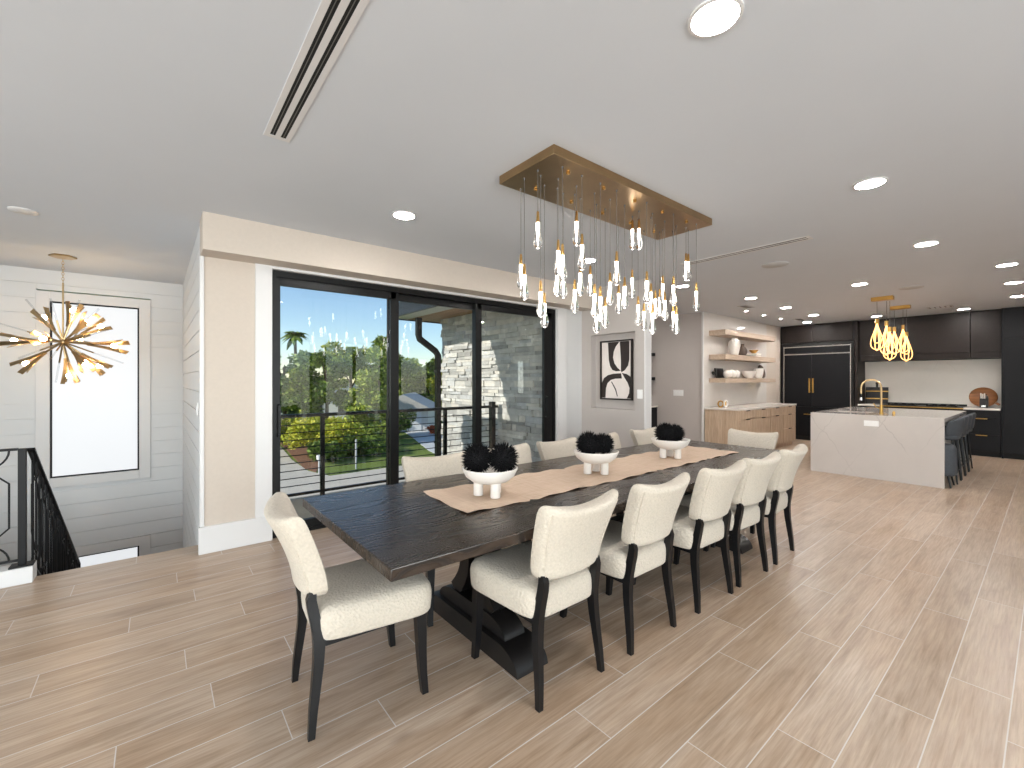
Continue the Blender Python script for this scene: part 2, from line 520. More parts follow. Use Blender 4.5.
added_left_wins = [(-3.6, -.6), (.4, 3.4)]  # openings added in the unseen left wall to brighten ceiling and floor
for (a, b) in ((YB-.15, -3.6), (-.6, .4), (3.4, SY1)): mb.box(X0-.12, X0, a, b, 0, CEIL)
for (a, b) in added_left_wins: mb.box(X0-.12, X0, a, b, 2.5, CEIL)
struct(mb.build('wall_left', M['white'], smooth=0))
for i, (a, b) in enumerate(added_left_wins):
    q = MB()
    for y in (a, (a+b)/2-.04, b-.08): q.box(X0-.10, X0-.03, y, y+.08, 0, 2.5, .003)
    q.box(X0-.10, X0-.03, a, b, 0, .06, .003); q.box(X0-.10, X0-.03, a, b, 2.42, 2.5, .003)
    w = struct(q.build('window_%d' % (9+i), M['black']))  # frame of an added left window, out of view
    MB().box(X0-.07, X0-.06, a+.05, b-.05, .05, 2.45).build('glass_pane', M['pane'], w, smooth=0)

# ------------------------------------------------------------------ stairwell
LOW = -3.1
def boards_y(mb, x0, x1, yf, z0, z1, holes, pitch=.1775, th=.016):
    z = z1
    while z > z0:
        a = max(z0, z-pitch+.009)
        cuts = [(x0, x1)]
        for (hx0, hx1, hz0, hz1) in holes:
            if a < hz1 and z > hz0:
                new = []
                for (p, q) in cuts:
                    if hx0 > p: new.append((p, min(q, hx0)))
                    if hx1 < q: new.append((max(p, hx1), q))
                cuts = [c for c in new if c[1]-c[0] > .005]
        for (p, q) in cuts: mb.box(p, q, yf, yf+th, a, z)
        z -= pitch
holes = [(-1.10, -.055, .13, 2.51), (-1.10, -.055, -2.75, -.63)]
mb = MB()
boards_y(mb, SL, SX, SY1, LOW, CEIL, holes)
for (a, b, c, d) in [(SL, -1.10, LOW, CEIL), (-.055, SX+.05, LOW, CEIL), (-1.10, -.055, 2.51, CEIL), (-1.10, -.055, -.63, .13), (-1.10, -.055, LOW, -2.75)]:
    mb.box(a, b, SY1+.014, SY1+.15, c, d)
struct(mb.build('wall_stairs', M['shiplap'], smooth=0))
mb = MB(); z = CEIL
while z > LOW:
    a = max(LOW, z-.1775+.009); mb.box(SX, SX+.016, SY0-.02 if a < 0 else WY+.03, SY1, a, z); z -= .1775
mb.box(SX+.014, SX+.20, WY+.2, SY1+.15, LOW, CEIL+.1)
struct(mb.build('wall_stairs_side', M['shiplap'], smooth=0))
mb = MB(); mb.box(SL-.12, SL, SY0, SY1+.15, LOW, 0); mb.box(X0, SX, SY0-.12, SY0-.002, LOW, -.3)
struct(mb.build('wall_stairs_lower', M['white'], smooth=0))
mb = MB(); mb.box(X0, SL, SY0, SY1, -.3, 0); 
struct(mb.build('floor_landing', M['floor'], smooth=0))
mb = MB(); mb.box(X0-.12, SL, SY1, SY1+.15, 0, CEIL)
struct(mb.build('wall_stairs_left', M['white'], smooth=0))
mb = MB(); mb.box(SL, SX, SY0, SY1, LOW-.1, LOW)
struct(mb.build('floor_lower', M['floor'], smooth=0))
M['frost'] = emis('daylit_frosted_glass', (243, 246, 249), .52)
M['frost'].node_tree.nodes['Principled BSDF'].inputs['Base Color'].default_value = (.12, .12, .12, 1)
for i, (z0, z1) in enumerate(((.25, 2.375), (-2.6, -.742))):
    q = MB()
    w = .115
    gx0, gx1 = -.985, -.17
    q.box(gx0-w, gx0, SY1-.02, SY1+.02, z0-w, z1+w, .003); q.box(gx1, gx1+w, SY1-.02, SY1+.02, z0-w, z1+w, .003)
    q.box(gx0, gx1, SY1-.02, SY1+.02, z1, z1+w, .003); q.box(gx0, gx1, SY1-.02, SY1+.02, z0-w, z0, .003)
    # deep white reveals
    q.box(gx0-.01, gx0, SY1+.02, SY1+.10, z0, z1); q.box(gx1, gx1+.01, SY1+.02, SY1+.10, z0, z1)
    o = struct(q.build('window_%d' % (i+1), M['trimwhite']))
    q = MB(); bar4(q, gx0, gx1, z0, z1, SY1+.0, SY1+.04, .018); q.build('window_frame', M['black'], o)
    MB().box(gx0+.015, gx1-.015, SY1+.015, SY1+.025, z0+.015, z1-.015).build('frosted_glass', M['frost'], o, smooth=0)
# stairs going down away from the room
mb = MB()
for k in range(10):
    mb.box(-.66, SX, SY0+.26*k, SY0+.26*(k+1)+.02, -.18*(k+1)-.18, -.18*(k+1))
struct(mb.build('stairs', M['floor'], smooth=0))
mb = MB(); mb.box(SL, -.675, 4.54, SY0+.01, 0, .115, .004)
struct(mb.build('trim_5', M['trimwhite']))

# railings
def pattern(mb, f, L, zb, zt, r=.006, n=None):
    """wrought pattern of half circles and long octagons; f(s,z) gives the 3D point"""
    w = .34
    n = n or max(1, round(L/w)); w = L/n
    h = zt-zb
    for i in range(n):
        c = (i+.5)*w
        R = w*.40
        mb.tube([f(c+R*math.cos(a), zt-R*.95*math.sin(a)) for a in [PI*k/14 for k in range(15)]], r, 6)
        mb.tube([f(c+R*math.cos(a), zb+R*.95*math.sin(a)) for a in [PI*k/14 for k in range(15)]], r, 6)
        q = w*.40; a0, a1 = zb+h*.22, zt-h*.22
        oct_ = [(c-q, a0+.06), (c-q, a1-.06), (c-q*.35, a1+.03), (c+q*.35, a1+.03), (c+q, a1-.06), (c+q, a0+.06), (c+q*.35, a0-.03), (c-q*.35, a0-.03)]
        mb.tube([f(*p) for p in oct_], r, 6, loop=True)
rail = thing('stair_railing', 'black wrought iron railing with looped pattern on white curb beside the stairwell', 'railing', (-.735, 4.605, .115))
top = .83
q = MB(); q.box(-.020, .020, -.020, .020, 0, top, .003); q.build('post', M['iron'], rail)
q = MB(); q.box(-.06, .06, -.05, .05, 0, .012, .003); q.build('base_plate', M['iron'], rail)
q = MB(); q.box(-2.7, -.02, -.02, .02, top-.012, top+.004, .003); q.build('top_rail', M['iron'], rail)
q = MB(); q.box(-2.7, -.02, -.010, .010, .035, .05); q.build('bottom_rail', M['iron'], rail)
q = MB(); pattern(q, lambda s, z: (-.03-s, 0, z), 2.66, .045, top-.012, n=8); q.build('scroll_panel', M['iron'], rail)
srail = thing('stair_handrail', 'black iron handrail with dense bars descending the stairs past the post', 'railing', (-.705, 4.68, .1))
sl = .66; Ls = 2.5
fs = lambda s, z: (.0, s, z - sl*s)
q = MB(); q.tube([fs(0, top+.0), fs(Ls, top)], 1.0, 4, sect=(.02, .008)); q.build('top_rail', M['iron'], srail)
q = MB(); q.tube([fs(0, .0), fs(Ls, .0)], 1.0, 4, sect=(.01, .008)); q.build('bottom_rail', M['iron'], srail)
for k in range(21):
    s = .06+k*(Ls-.1)/20
    q = MB(); q.tube([fs(s, 0), fs(s, top)], .0075, 6); q.build('baluster', M['iron'], srail)
q = MB(); pattern(q, fs, Ls, .0, top, n=8); q.build('scroll_panel', M['iron'], srail)
q = MB(); q.box(-.02, .02, Ls-.02, Ls+.02, -sl*Ls-.5, top-sl*Ls, .003); q.build('post', M['iron'], srail)

o = MB().box(-.008, 0, -.04, .04, -.06, .06, .003).box(-.012, -.006, -.016, .016, -.03, .03, .002).build('light_switch', M['plastic'])
o.location = (SX, 4.80, 1.17); tag(o, 'white light switch on the shiplap wall beside the stairs', 'switch')
o = MB().box(-.008, 0, -.04, .04, -.06, .06, .003).box(-.012, -.006, -.016, .016, -.03, .03, .002).build('light_switch', M['plastic'])
o.location = (AX, 3.405, 1.245); tag(o, 'white light switch on the wall right of the framed art', 'switch')
o = MB().box(-.008, 0, -.11, .11, -.06, .06, .003)
for k in range(3): o.box(-.013, -.006, -.085+.06*k, -.045+.06*k, -.03, .03, .002)
o = o.build('light_switch', M['plastic']); o.location = (8.2, 4.77, 1.17)
tag(o, 'wide white triple switch plate on the grey hall wall left of the shelves', 'switch')

# ------------------------------------------------------------------ dining table
TX0, TX1, TY0, TY1, TZ = .645, 4.63, 1.475, 2.68, .76
tc = Vector(((TX0+TX1)/2, (TY0+TY1)/2, 0))
table = thing('dining_table', 'long dark oak dining table on trestle feet in the middle of the room', 'table', tc)
hx, hy = (TX1-TX0)/2, (TY1-TY0)/2
MB().box(-hx, hx, -hy, hy, TZ-.047, TZ, .004).build('tabletop', M['table'], table)
q = MB()
for s in (-1, 1): q.box(-hx+.35, hx-.35, s*.34-.025, s*.34+.025, TZ-.115, TZ-.045, .004)
q.build('apron', M['tablebase'], table)
def foot(mb, half, z0, z1, w, x):
    # long bar along y whose ends curve up like a whale tail
    prof = []
    L = half; h = z1-z0
    for k in range(9):
        a = PI/2*k/8
        prof.append((L-.16+.16*math.cos(a)*1.0, z0+.0+h*math.sin(a)))
    top_ = [(y, z) for (y, z) in prof]
    poly = [(x-w/2, y, z) for (y, z) in top_] + [(x-w/2, -y, z) for (y, z) in reversed(top_)]
    mb.prism(poly, (w, 0, 0))
for sx in (-1, 1):
    bx = sx*1.20
    q = MB()
    foot(q, .47, 0.0, .105, .20, bx)
    q.build('foot', M['tablebase'], table)
    q = MB(); foot(q, .33, .105, .185, .13, bx); q.build('foot_block', M['tablebase'], table)
    for sy in (-1, 1):
        q = MB()
        pts = [(bx, sy*(.10+.11*math.cos(PI*k/10)*(1 if k < 99 else 1)+.0), .18+.50*k/10) for k in range(11)]
        # curved post: wide at the foot, narrow waist, flaring to the top
        pts = [(bx, sy*(.07+.17*((k/10-.45)/.55)**2), .18+.47*k/10) for k in range(11)]
        q.tube(pts, 1.0, 4, sect=(.05, .045)); q.build('curved_post', M['tablebase'], table)
    q = MB(); q.box(bx-.07, bx+.07, -.42, .42, .64, .715, .006); q.build('cross_head', M['tablebase'], table)
q = MB(); q.box(-1.2, 1.2, -.04, .04, .30, .39, .006); q.build('stretcher', M['tablebase'], table)

# runner, slightly wavy edges
mb = MB(); nx, ny = 90, 12
rx0, rx1, ry0, ry1 = 1.20, 4.18, 1.83, 2.345
def rz(i, j):
    e = max(0, 1-min(j, ny-j)/1.5) ; e2 = max(0, 1-min(i, nx-i)/2.0)
    return TZ+.0015 + e*(.004+.004*math.sin(i*.83)+.003*math.sin(i*.31+1+j)) + e2*.003*(1+math.sin(j*1.1))
def ryo(i, j): return .006*math.sin(i*.27+.5)*(1 if j in (0, ny) else .5)
vt = [[mb.bm.verts.new((rx0+(rx1-rx0)*i/nx-tc.x + (.03*(j/ny) if i == 0 else 0), ry0+(ry1-ry0)*j/ny+ryo(i, j)-tc.y, rz(i, j))) for j in range(ny+1)] for i in range(nx+1)]
vb = [[mb.bm.verts.new(v.co-Vector((0, 0, .0015))) for v in r] for r in vt]
for i in range(nx):
    for j in range(ny):
        mb.bm.faces.new((vt[i][j], vt[i+1][j], vt[i+1][j+1], vt[i][j+1]))
        mb.bm.faces.new((vb[i][j], vb[i][j+1], vb[i+1][j+1], vb[i+1][j]))
for i in range(nx):
    for j in (0, ny): mb.bm.faces.new((vt[i][j], vt[i+1][j], vb[i+1][j], vb[i][j]))
for j in range(ny):
    for i in (0, nx): mb.bm.faces.new((vt[i][j], vt[i][j+1], vb[i][j+1], vb[i][j]))
run = mb.build('table_runner', M['linen'], smooth=60); run.location = tc
tag(run, 'beige linen runner laid along the middle of the dark table', 'table runner')

# footed bowls with spiny pods
def make_bowl(loc, label):
    r = thing('footed_bowl', label, 'bowl', loc, 0, 'white footed bowls on the runner')
    prof = [(.0, .070), (.06, .072), (.105, .085), (.14, .112), (.158, .150), (.160, .158), (.155, .160), (.150, .154), (.130, .122), (.10, .100), (.06, .088), (.0, .085)]
    MB().lathe(prof, n=40).build('bowl_body', M['ceramic'], r, smooth=50)
    for k in range(3):
        a = math.radians(-100+120*k)
        q = MB(); q.lathe([(.027, 0), (.028, .004), (.027, .086)], (.068*math.cos(a), .068*math.sin(a), 0), 20); q.build('leg', M['ceramic'], r)
    return r
BZ = TZ+.0062
bowls = [make_bowl((1.50, 2.05, BZ), 'white footed bowl nearest the camera on the runner, holding two black pods')]
bowls.append(dup(bowls[0], (2.445, 2.06, BZ), .35, 'white footed bowl in the middle of the runner, holding two black pods'))
bowls.append(dup(bowls[0], (3.43, 2.07, BZ), .2, 'white footed bowl at the kitchen end of the runner, holding two black pods'))
def urchin_mesh():
    mb = MB(); R = .068; mb.sphere((0, 0, 0), R, 3)
    n = 420; ga = PI*(3-math.sqrt(5))
    for i in range(n):
        z = 1-2*(i+.5)/n; rr = math.sqrt(1-z*z); a = ga*i
        d = Vector((rr*math.cos(a), rr*math.sin(a), z)) + Vector((random.uniform(-.08, .08), random.uniform(-.08, .08), random.uniform(-.08, .08))); d.normalize()
        L = random.uniform(.088, .098)
        t = d.orthogonal().normalized(); b = d.cross(t); w = .0042
        base = [mb.bm.verts.new(d*(R-.004)+(t*math.cos(2*PI*k/4)+b*math.sin(2*PI*k/4))*w) for k in range(4)]
        tip = mb.bm.verts.new(d*L)
        for k in range(4): mb.bm.faces.new((base[k], base[(k+1) % 4], tip))
    return mb
ur = None
plab = [('left', 'nearest'), ('right', 'nearest'), ('left', 'middle'), ('right', 'middle'), ('left', 'farthest'), ('right', 'farthest')]
k = 0
for (bx, by, dx, dy) in ((1.50, 2.05, .060, -.046), (2.445, 2.06, .072, -.005), (3.43, 2.07, .070, -.005)):
    for s in (-1, 1):
        lab = 'black spiny ball on the %s side of the %s white bowl' % plab[k]
        if ur is None:
            ur = urchin_mesh().build('spiny_pod', M['urchin'], smooth=0); o = ur
        else:
            o = ur.copy(); COL.objects.link(o)
        sc_ = 1.05 if not (s == 1 and k > 1) else .93
        o.location = (bx+s*dx, by+s*dy, BZ+.124+.084*sc_); o.rotation_euler = (.4*k, .3*k, 1.1*k); o.scale = (sc_,)*3
        tag(o, lab, 'decorative ball', 'black spiny balls in the bowls'); k += 1

# ------------------------------------------------------------------ dining chairs
def make_chair(label):
    r = thing('dining_chair', label, 'chair', (0, 0, 0), 0, 'cream dining chairs around the table')
    # seat cushion : rounded trapezoid plan, crowned top
    def plan(inset, z, n=48, bulge=0):
        ring = []
        for k in range(n):
            a = 2*PI*k/n
            ca, sa = math.cos(a), math.sin(a)
            e = .32
            px = math.copysign(abs(ca)**e, ca); py = math.copysign(abs(sa)**e, sa)
            hw = .237+.018*py - inset; hd = .254 - inset
            ring.append((px*hw, .030+py*hd, z))
        return ring
    rings = [plan(.02, .366), plan(.006, .369), plan(.001, .378), plan(-.003, .42), plan(-.003, .455), plan(.001, .478), plan(.011, .494), plan(.028, .504), plan(.06, .510), plan(.12, .514), plan(.20, .516)]
    s = MB().loft(rings).build('seat', M['boucle'], r, smooth=60)
    # backrest: curved in plan, raked, flaring to the top with lifted corners
    nv, nu = 18, 22
    z0, z1 = .548, .877
    mb = MB()
    def section(v, shrink=1.0, thick=1.0):
        z = z0+(z1-z0)*v
        v = max(v, 0.0)
        hw = .198+.048*v**1.25
        yc = -.222-.118*v**1.5
        hw *= shrink
        hw *= 1-.10*max(0, (.16-v)/.16)**2-.055*max(0, (v-.86)/.14)**2
        ring = []
        def pt(u, side):
            curve = .035*abs(u)**2.2*(.55+.45*v)            # wings come forward
            th = .046*thick*(1-abs(u)**6*.42)
            lift = (.022*abs(u)**2.2 - .006*(1-abs(u)))*max(0, (v-.55)/.45)
            cup = -.010*side*(1-u*u)                          # padded bulge on both faces
            return (u*hw, yc+curve+side*th-cup*-1*0+side*.008*(1-u*u)*thick, z+lift)
        for i in range(nu+1):
            u = -1+2*i/nu; ring.append(pt(u, 1))
        for i in range(nu+1):
            u = 1-2*i/nu; ring.append(pt(u, -1))
        return ring
    secs = []
    for (v, sh, th) in ((-.012, .93, .25), (-.008, .97, .6), (.0, .99, .85), (.025, 1, 1)):
        secs.append(section(v, sh, th))
    for i in range(1, nv): secs.append(section(.025+(.945-.025)*i/nv))
    for (v, sh, th) in ((.955, 1.0, .97), (.985, .995, .8), (1.003, .985, .5), (1.010, .97, .15)):
        secs.append(section(v, sh, th))
    mb.loft(secs)
    b = mb.build('backrest', M['boucle'], r, smooth=70)
    # piping seams at the edge of the back cushion
    for sx in (-1, 1):
        q = MB(); pts = []
        for i in range(15):
            v = .05+.86*i/14
            z = z0+(z1-z0)*v; hw = (.198+.048*v**1.25)*.90*(1-.10*max(0, (.16-v)/.16)**2-.055*max(0, (v-.86)/.14)**2)
            u = .90; curve = .055*u**2.2*(.55+.45*v)
            lift = (.022*u**2.2)*max(0, (v-.55)/.45)
            pts.append((sx*hw, -.222-.118*v**1.5+curve*.64-.046*(1-u**6*.42)-.008*(1-u*u)-.0005, z+lift))
        q.tube(pts, .0032, 6); q.build('seam_piping', M['boucle'], b)
    # legs
    for sx in (-1, 1):
        q = MB(); rings = []
        for (z, y, w, d) in ((.572, -.232, .015, .014), (.54, -.237, .016, .019), (.50, -.231, .017, .020), (.45, -.221, .0175, .021), (.40, -.212, .0175, .022), (.35, -.209, .0175, .022), (.28, -.213, .017, .020), (.2, -.222, .0155, .018), (.1, -.234, .014, .016), (0, -.242, .0125, .013)):
            x = sx*(.174+.032*(1-min(1, z/.5)))
            rings.append([(x-w, y-d, z), (x+w, y-d, z), (x+w, y+d, z), (x-w, y+d, z)])
        q.loft(rings); q.build('leg', M['leg'], r, smooth=40)
        q = MB(); rings = []
        for (z, y, w) in ((.385, .215, .023), (.3, .219, .022), (.2, .221, .0195), (.1, .226, .017), (0, .236, .0145)):
            x = sx*(.208+.008*(1-z/.385))
            rings.append([(x-w, y-w, z), (x+w, y-w, z), (x+w, y+w, z), (x-w, y+w, z)])
        q.loft(rings); q.build('leg', M['leg'], r, smooth=40)
    q = MB(); q.box(-.20, .20, -.19, .21, .345, .372, .004); q.build('seat_frame', M['leg'], r)
    return r
chair0 = make_chair('cream boucle chair at the near left end of the table, standing apart in front')
chair0.location = (.738, 2.05, 0); chair0.rotation_euler = (0, 0, -PI/2-math.radians(4.5))
CG = 'cream dining chairs around the table'
near = [(1.496, 1.645, 0.0, 'cream boucle chair on the near side, closest to the camera'),
        (2.13, 1.632, 0.0, 'cream boucle chair on the near side, second from the near end of the table'),
        (2.80, 1.612, -.03, 'cream boucle chair in the middle of the near side of the table'),
        (3.35, 1.605, -.04, 'cream boucle chair on the near side, second from the kitchen end'),
        (3.93, 1.61, 0.05, 'cream boucle chair on the near side at the kitchen end of the table')]
for (x, y, a, lab) in near: dup(chair0, (x, y, 0), a, lab, CG)
far = [(1.495, 2.48, 'cream chair on the window side left of the nearest bowl of pods'),
       (2.18, 2.49, 'cream chair on the window side showing just right of the nearest bowl of pods'),
       (2.79, 2.49, 'cream chair on the window side beside the right edge of the sliding door'),
       (3.38, 2.49, 'cream chair on the window side mostly hidden behind the middle bowl of pods'),
       (4.17, 2.53, 'cream chair on the window side below the framed art, left of the farthest bowl')]
for i, (x, y, lab) in enumerate(far): dup(chair0, (x, y, 0), PI+[-.18, -.02, .02, 0, -.03][i], lab, CG)
dup(chair0, (4.56, 1.985, 0), PI/2, 'cream chair at the far head of the table in front of the oak cabinet', CG)

# ------------------------------------------------------------------ crystal pendant chandelier
CC = Vector((2.62, 2.0, CEIL))
ch = thing('pendant_chandelier', 'rectangular brass ceiling chandelier with many hanging crystal drops over the table', 'chandelier', CC)
pz = -.053
q = MB(); q.box(-.90, .90, -.25, .25, pz, 0, .002); q.build('canopy', M['brass_plate'], ch)
def atz(px, py, z):
    u = (px-512)/439; v = (380-py)/439; d = (z-1.43)/v
    return d*(.63+.7766*u), d*(.7766-.63*u), d
screws = [(333, 137), (195, 207), (347, 262), (485, 203), (480, 310), (618, 257), (598, 352), (735, 305), (700, 390), (838, 347)]
for (a, b) in screws:
    X, Y, d = atz(490+a/4.267, 140+b/4.267, CEIL+pz)
    q = MB(); q.lathe([(.011, 0), (.012, -.004), (.012, -.012), (.007, -.016)], (X-CC.x, Y-CC.y, pz), 14); q.build('screw', M['gold_cap'], ch)
drops = [(167, 283, 127), (108, 433, 208), (120, 467, 162), (177, 525, 150), (190, 568, 192), (238, 383, 163), (253, 397, 113), (235, 460, 205), (256, 470, 226),
 (302, 283, 195), (321, 362, 150), (315, 465, 248), (296, 522, 230), (350, 473, 300), (365, 537, 225), (385, 545, 183), (372, 598, 273), (402, 583, 293),
 (442, 423, 213), (419, 497, 252), (449, 540, 345), (470, 513, 277), (497, 315, 325), (520, 312, 302), (496, 487, 352), (517, 580, 338), (537, 605, 386),
 (547, 493, 265), (562, 535, 330), (567, 608, 312), (577, 560, 360), (592, 555, 392), (603, 508, 382), (610, 565, 345), (640, 510, 315), (639, 606, 388),
 (650, 615, 365), (684, 430, 372), (692, 432, 386), (720, 533, 357)]
dprof = [(.0, -.160), (.006, -.1595), (.014, -.156), (.021, -.149), (.0255, -.138), (.027, -.125), (.0255, -.110), (.021, -.088), (.0165, -.064), (.0135, -.040), (.012, -.018), (.0115, 0), (0, 0)]
dm = MB().lathe(dprof, n=20).build('crystal_drop', M['crystal'], ch, smooth=60)
dmesh = dm.data; bpy.data.objects.remove(dm)
cm = MB().lathe([(.0, .066), (.004, .066), (.0075, .060), (.0105, .004), (.0115, -.002), (0, -.002)], n=16).build('brass_cap', M['gold_cap'], ch, smooth=60)
cmesh = cm.data; bpy.data.objects.remove(cm)
km = MB().lathe([(0, -.004), (.0075, -.004), (.0070, -.03), (.0055, -.06), (.0035, -.10), (.002, -.135), (0, -.142)], n=12).build('lamp_core', M['drop_core'], ch, smooth=60)
kmesh = km.data; bpy.data.objects.remove(km)
for (a, cap, dot) in drops:
    px = 490+a/3.49
    X, Y, d = atz(px, 140+dot/4.267, CEIL+pz)
    X = min(max(X, CC.x-.87), CC.x+.87); Y = min(max(Y, CC.y-.22), CC.y+.22)
    dd = .63*X+.7766*Y
    zt = 1.43+(380-(130+cap/3.49))*dd/439
    zj = zt-.066-CEIL
    o = bpy.data.objects.new('crystal_drop', dmesh); COL.objects.link(o); o.parent = ch; o.location = (X-CC.x, Y-CC.y, zj)
    c = bpy.data.objects.new('brass_cap', cmesh); COL.objects.link(c); c.parent = o
    k_ = bpy.data.objects.new('lamp_core', kmesh); COL.objects.link(k_); k_.parent = o
    q = MB(); q.tube([(0, 0, .06), (0, 0, pz-zj)], .0016, 6); q.lathe([(.0055, pz-zj), (.0055, pz-zj-.008), (.003, pz-zj-.012)], n=10)
    q.build('cord', M['cord'], o)

# ------------------------------------------------------------------ sputnik chandelier
SC = Vector((-.765, 6.615, CEIL))
sp = thing('starburst_chandelier', 'brass starburst chandelier with glowing tulip arms hanging over the stairwell', 'chandelier', SC)
cz = 1.833-CEIL
q = MB(); q.lathe([(0, 0), (.105, 0), (.11, -.010), (.105, -.018), (.03, -.028), (0, -.028)], n=6); q.build('canopy', M['champagne'], sp)
q = MB()
zz = -.028
for k in range(9):
    c = zz-.02-.028*k
    ax = Vector((1, 0, 0)) if k % 2 else Vector((0, 1, 0))
    q.tube([ax*(.009*math.cos(t)) + Vector((0, 0, c+.018*math.sin(t))) for t in [2*PI*j/10 for j in range(10)]], .0028, 5, loop=True)
q.build('chain', M['champagne'], sp)
q = MB(); q.tube([(0, 0, zz-.02-.028*8.5), (0, 0, cz)], .008, 8); q.build('stem', M['champagne'], sp)
q = MB(); q.sphere((0, 0, cz), .032, 2); q.build('hub', M['champagne'], sp)
S = 4.656/439/5.123
def dirv(px, py, depth):
    return (RGT*((px-320)*S) + Vector((0, 0, 1))*(-(py-470)*S) + FWD*depth*.6)*1.06
lit = [(180, 330, .12), (35, 460, .05), (165, 590, -.15), (320, 655, .12), (440, 600, .30), (485, 585, -.16), (575, 490, .10), (515, 370, -.22), (435, 372, .34), (372, 466, -.52), (270, 440, .50), (330, 290, .16)]
def arm(v, glow):
    v = Vector(v); L = v.length; d = v.normalized(); t = d.orthogonal().normalized(); b = d.cross(t)
    C0 = Vector((0, 0, cz))
    if glow:
        q = MB(); q.tube([C0, C0+d*L*.55], .010, 6); rod = q.build('arm', M['champagne'], sp)
        q = MB()
        for k in range(4):
            e = t*math.cos(2*PI*k/4)+b*math.sin(2*PI*k/4); f = d.cross(e)
            rings = []
            for j in range(9):
                s = j/8
                rr = .013+.066*s**1.5
                p = C0+d*(L*.42+L*.64*s)+e*rr
                w = .011+.016*s
                rings.append([p+f*w+e*.0015, p-f*w+e*.0015, p-f*w-e*.0015, p+f*w-e*.0015])
            q.loft(rings)
        q.build('tulip_strips', M['champagne'], rod)
        q = MB(); q.sphere(C0+d*L*.88, .028, 2); q.build('bulb', M['bulb'], rod)
    else:
        q = MB(); q.tube([C0, C0+d*L*.5], .008, 6); rod = q.build('arm', M['champagne'], sp)
        q = MB(); q.tube([C0+d*L*.48, C0+d*L*1.0], .009, 6); q.build('clear_rod', M['acrylic'], rod)
for (a, b, c) in lit: arm(dirv(a, b, c), True)
for (a, b, c) in [(205, 275, -.2), (440, 300, .2), (580, 415, -.15), (560, 570, .2), (435, 665, -.2), (210, 665, .25), (40, 545, .2), (40, 375, -.2), (290, 265, -.1), (372, 262, .1), (380, 560, -.4), (250, 400, .45)]:
    arm(dirv(a, b, c), False)

# ------------------------------------------------------------------ ceiling fixtures
def downlight(x, y, label, r=.078, name='recessed_downlight', mat='light_disc', group='lit recessed ceiling lights'):
    t = thing(name, label, 'ceiling light', (x, y, CEIL), 0, group)
    q = MB(); q.lathe([(r, 0), (r+.016, 0), (r+.015, -.006), (r+.002, -.008), (r, -.004), (r, 0)], n=32, cap=False); q.build('trim_ring', M['trimwhite'], t)
    q = MB(); q.lathe([(0, 0), (r+.001, 0), (r+.001, -.005), (0, -.005)], n=32); q.build('lens', M[mat], t)
    return t
for (x, y, lab) in [
    (1.572, .771, 'large lit recessed light at the top edge, nearest the camera'),
    (3.706, .771, 'lit recessed light on the open ceiling right of the chandelier'),
    (5.766, .772, 'lit recessed light on the ceiling between the dining chairs and the island'),
    (7.529, .334, 'lit recessed light at the right edge, nearest of the three above the stools'),
    (8.985, .335, 'lit recessed light at the right edge, middle of the three above the stools'),
    (10.481, .345, 'lit recessed light at the right edge, farthest of the three above the stools'),
    (7.486, 1.67, 'lit recessed light left of the looped island pendants'),
    (7.409, 3.055, 'lit recessed light nearest the camera in the row before the floating shelves'),
    (8.873, 3.055, 'lit recessed light in the middle of the row before the floating shelves'),
    (10.332, 3.055, 'lit recessed light at the fridge end of the row before the floating shelves'),
    (11.502, 2.284, 'lit recessed light behind the nearest looped pendant, close to the dark cabinets'),
    (11.587, 1.041, 'lit recessed light close to the dark wall cabinets right of the looped pendants'),
    (1.536, 3.26, 'lit recessed light left of the chandelier, near the beige box over the door'),
    (3.686, 3.22, 'lit recessed light seen behind the hanging crystal drops on the left'),
    (5.721, 3.265, 'lit recessed light seen behind the right end of the crystal drops'),
    (11.465, 3.516, 'lit recessed light close above the tall dark fridge')]:
    downlight(x, y, lab)
downlight(6.7, 5.1, 'added unseen light brightening the hall behind the art wall')  # extra light, hidden from the camera, added to lift the hall wall
for (x, y, lab) in [(8.734, 3.687, 'tiny lit ceiling light over the near end of the floating shelves'),
                    (9.554, 3.687, 'tiny lit ceiling light over the middle of the floating shelves'),
                    (10.408, 3.687, 'tiny lit ceiling light over the fridge end of the floating shelves')]:
    downlight(x, y, lab, .032, 'mini_downlight', 'mini_disc', 'tiny lit ceiling lights over the shelves')
def disc(x, y, r, name, label, cat, mat):
    q = MB(); q.lathe([(0, -.008), (r*.96, -.008), (r, -.004), (r, 0), (0, 0)], n=36)
    o = q.build(name, mat); o.location = (x, y, CEIL); tag(o, label, cat)
disc(5.479, 1.997, .135, 'ceiling_speaker', 'round flush speaker in the ceiling beside the long slot vent', 'speaker', M['grille'])
disc(8.337, 1.273, .135, 'ceiling_speaker', 'round flush speaker in the ceiling right of the looped pendants', 'speaker', M['grille'])
disc(-.80, 5.04, .085, 'smoke_detector', 'round white unlit ceiling fixture at the far left over the stairs', 'ceiling fixture', M['trimwhite'])
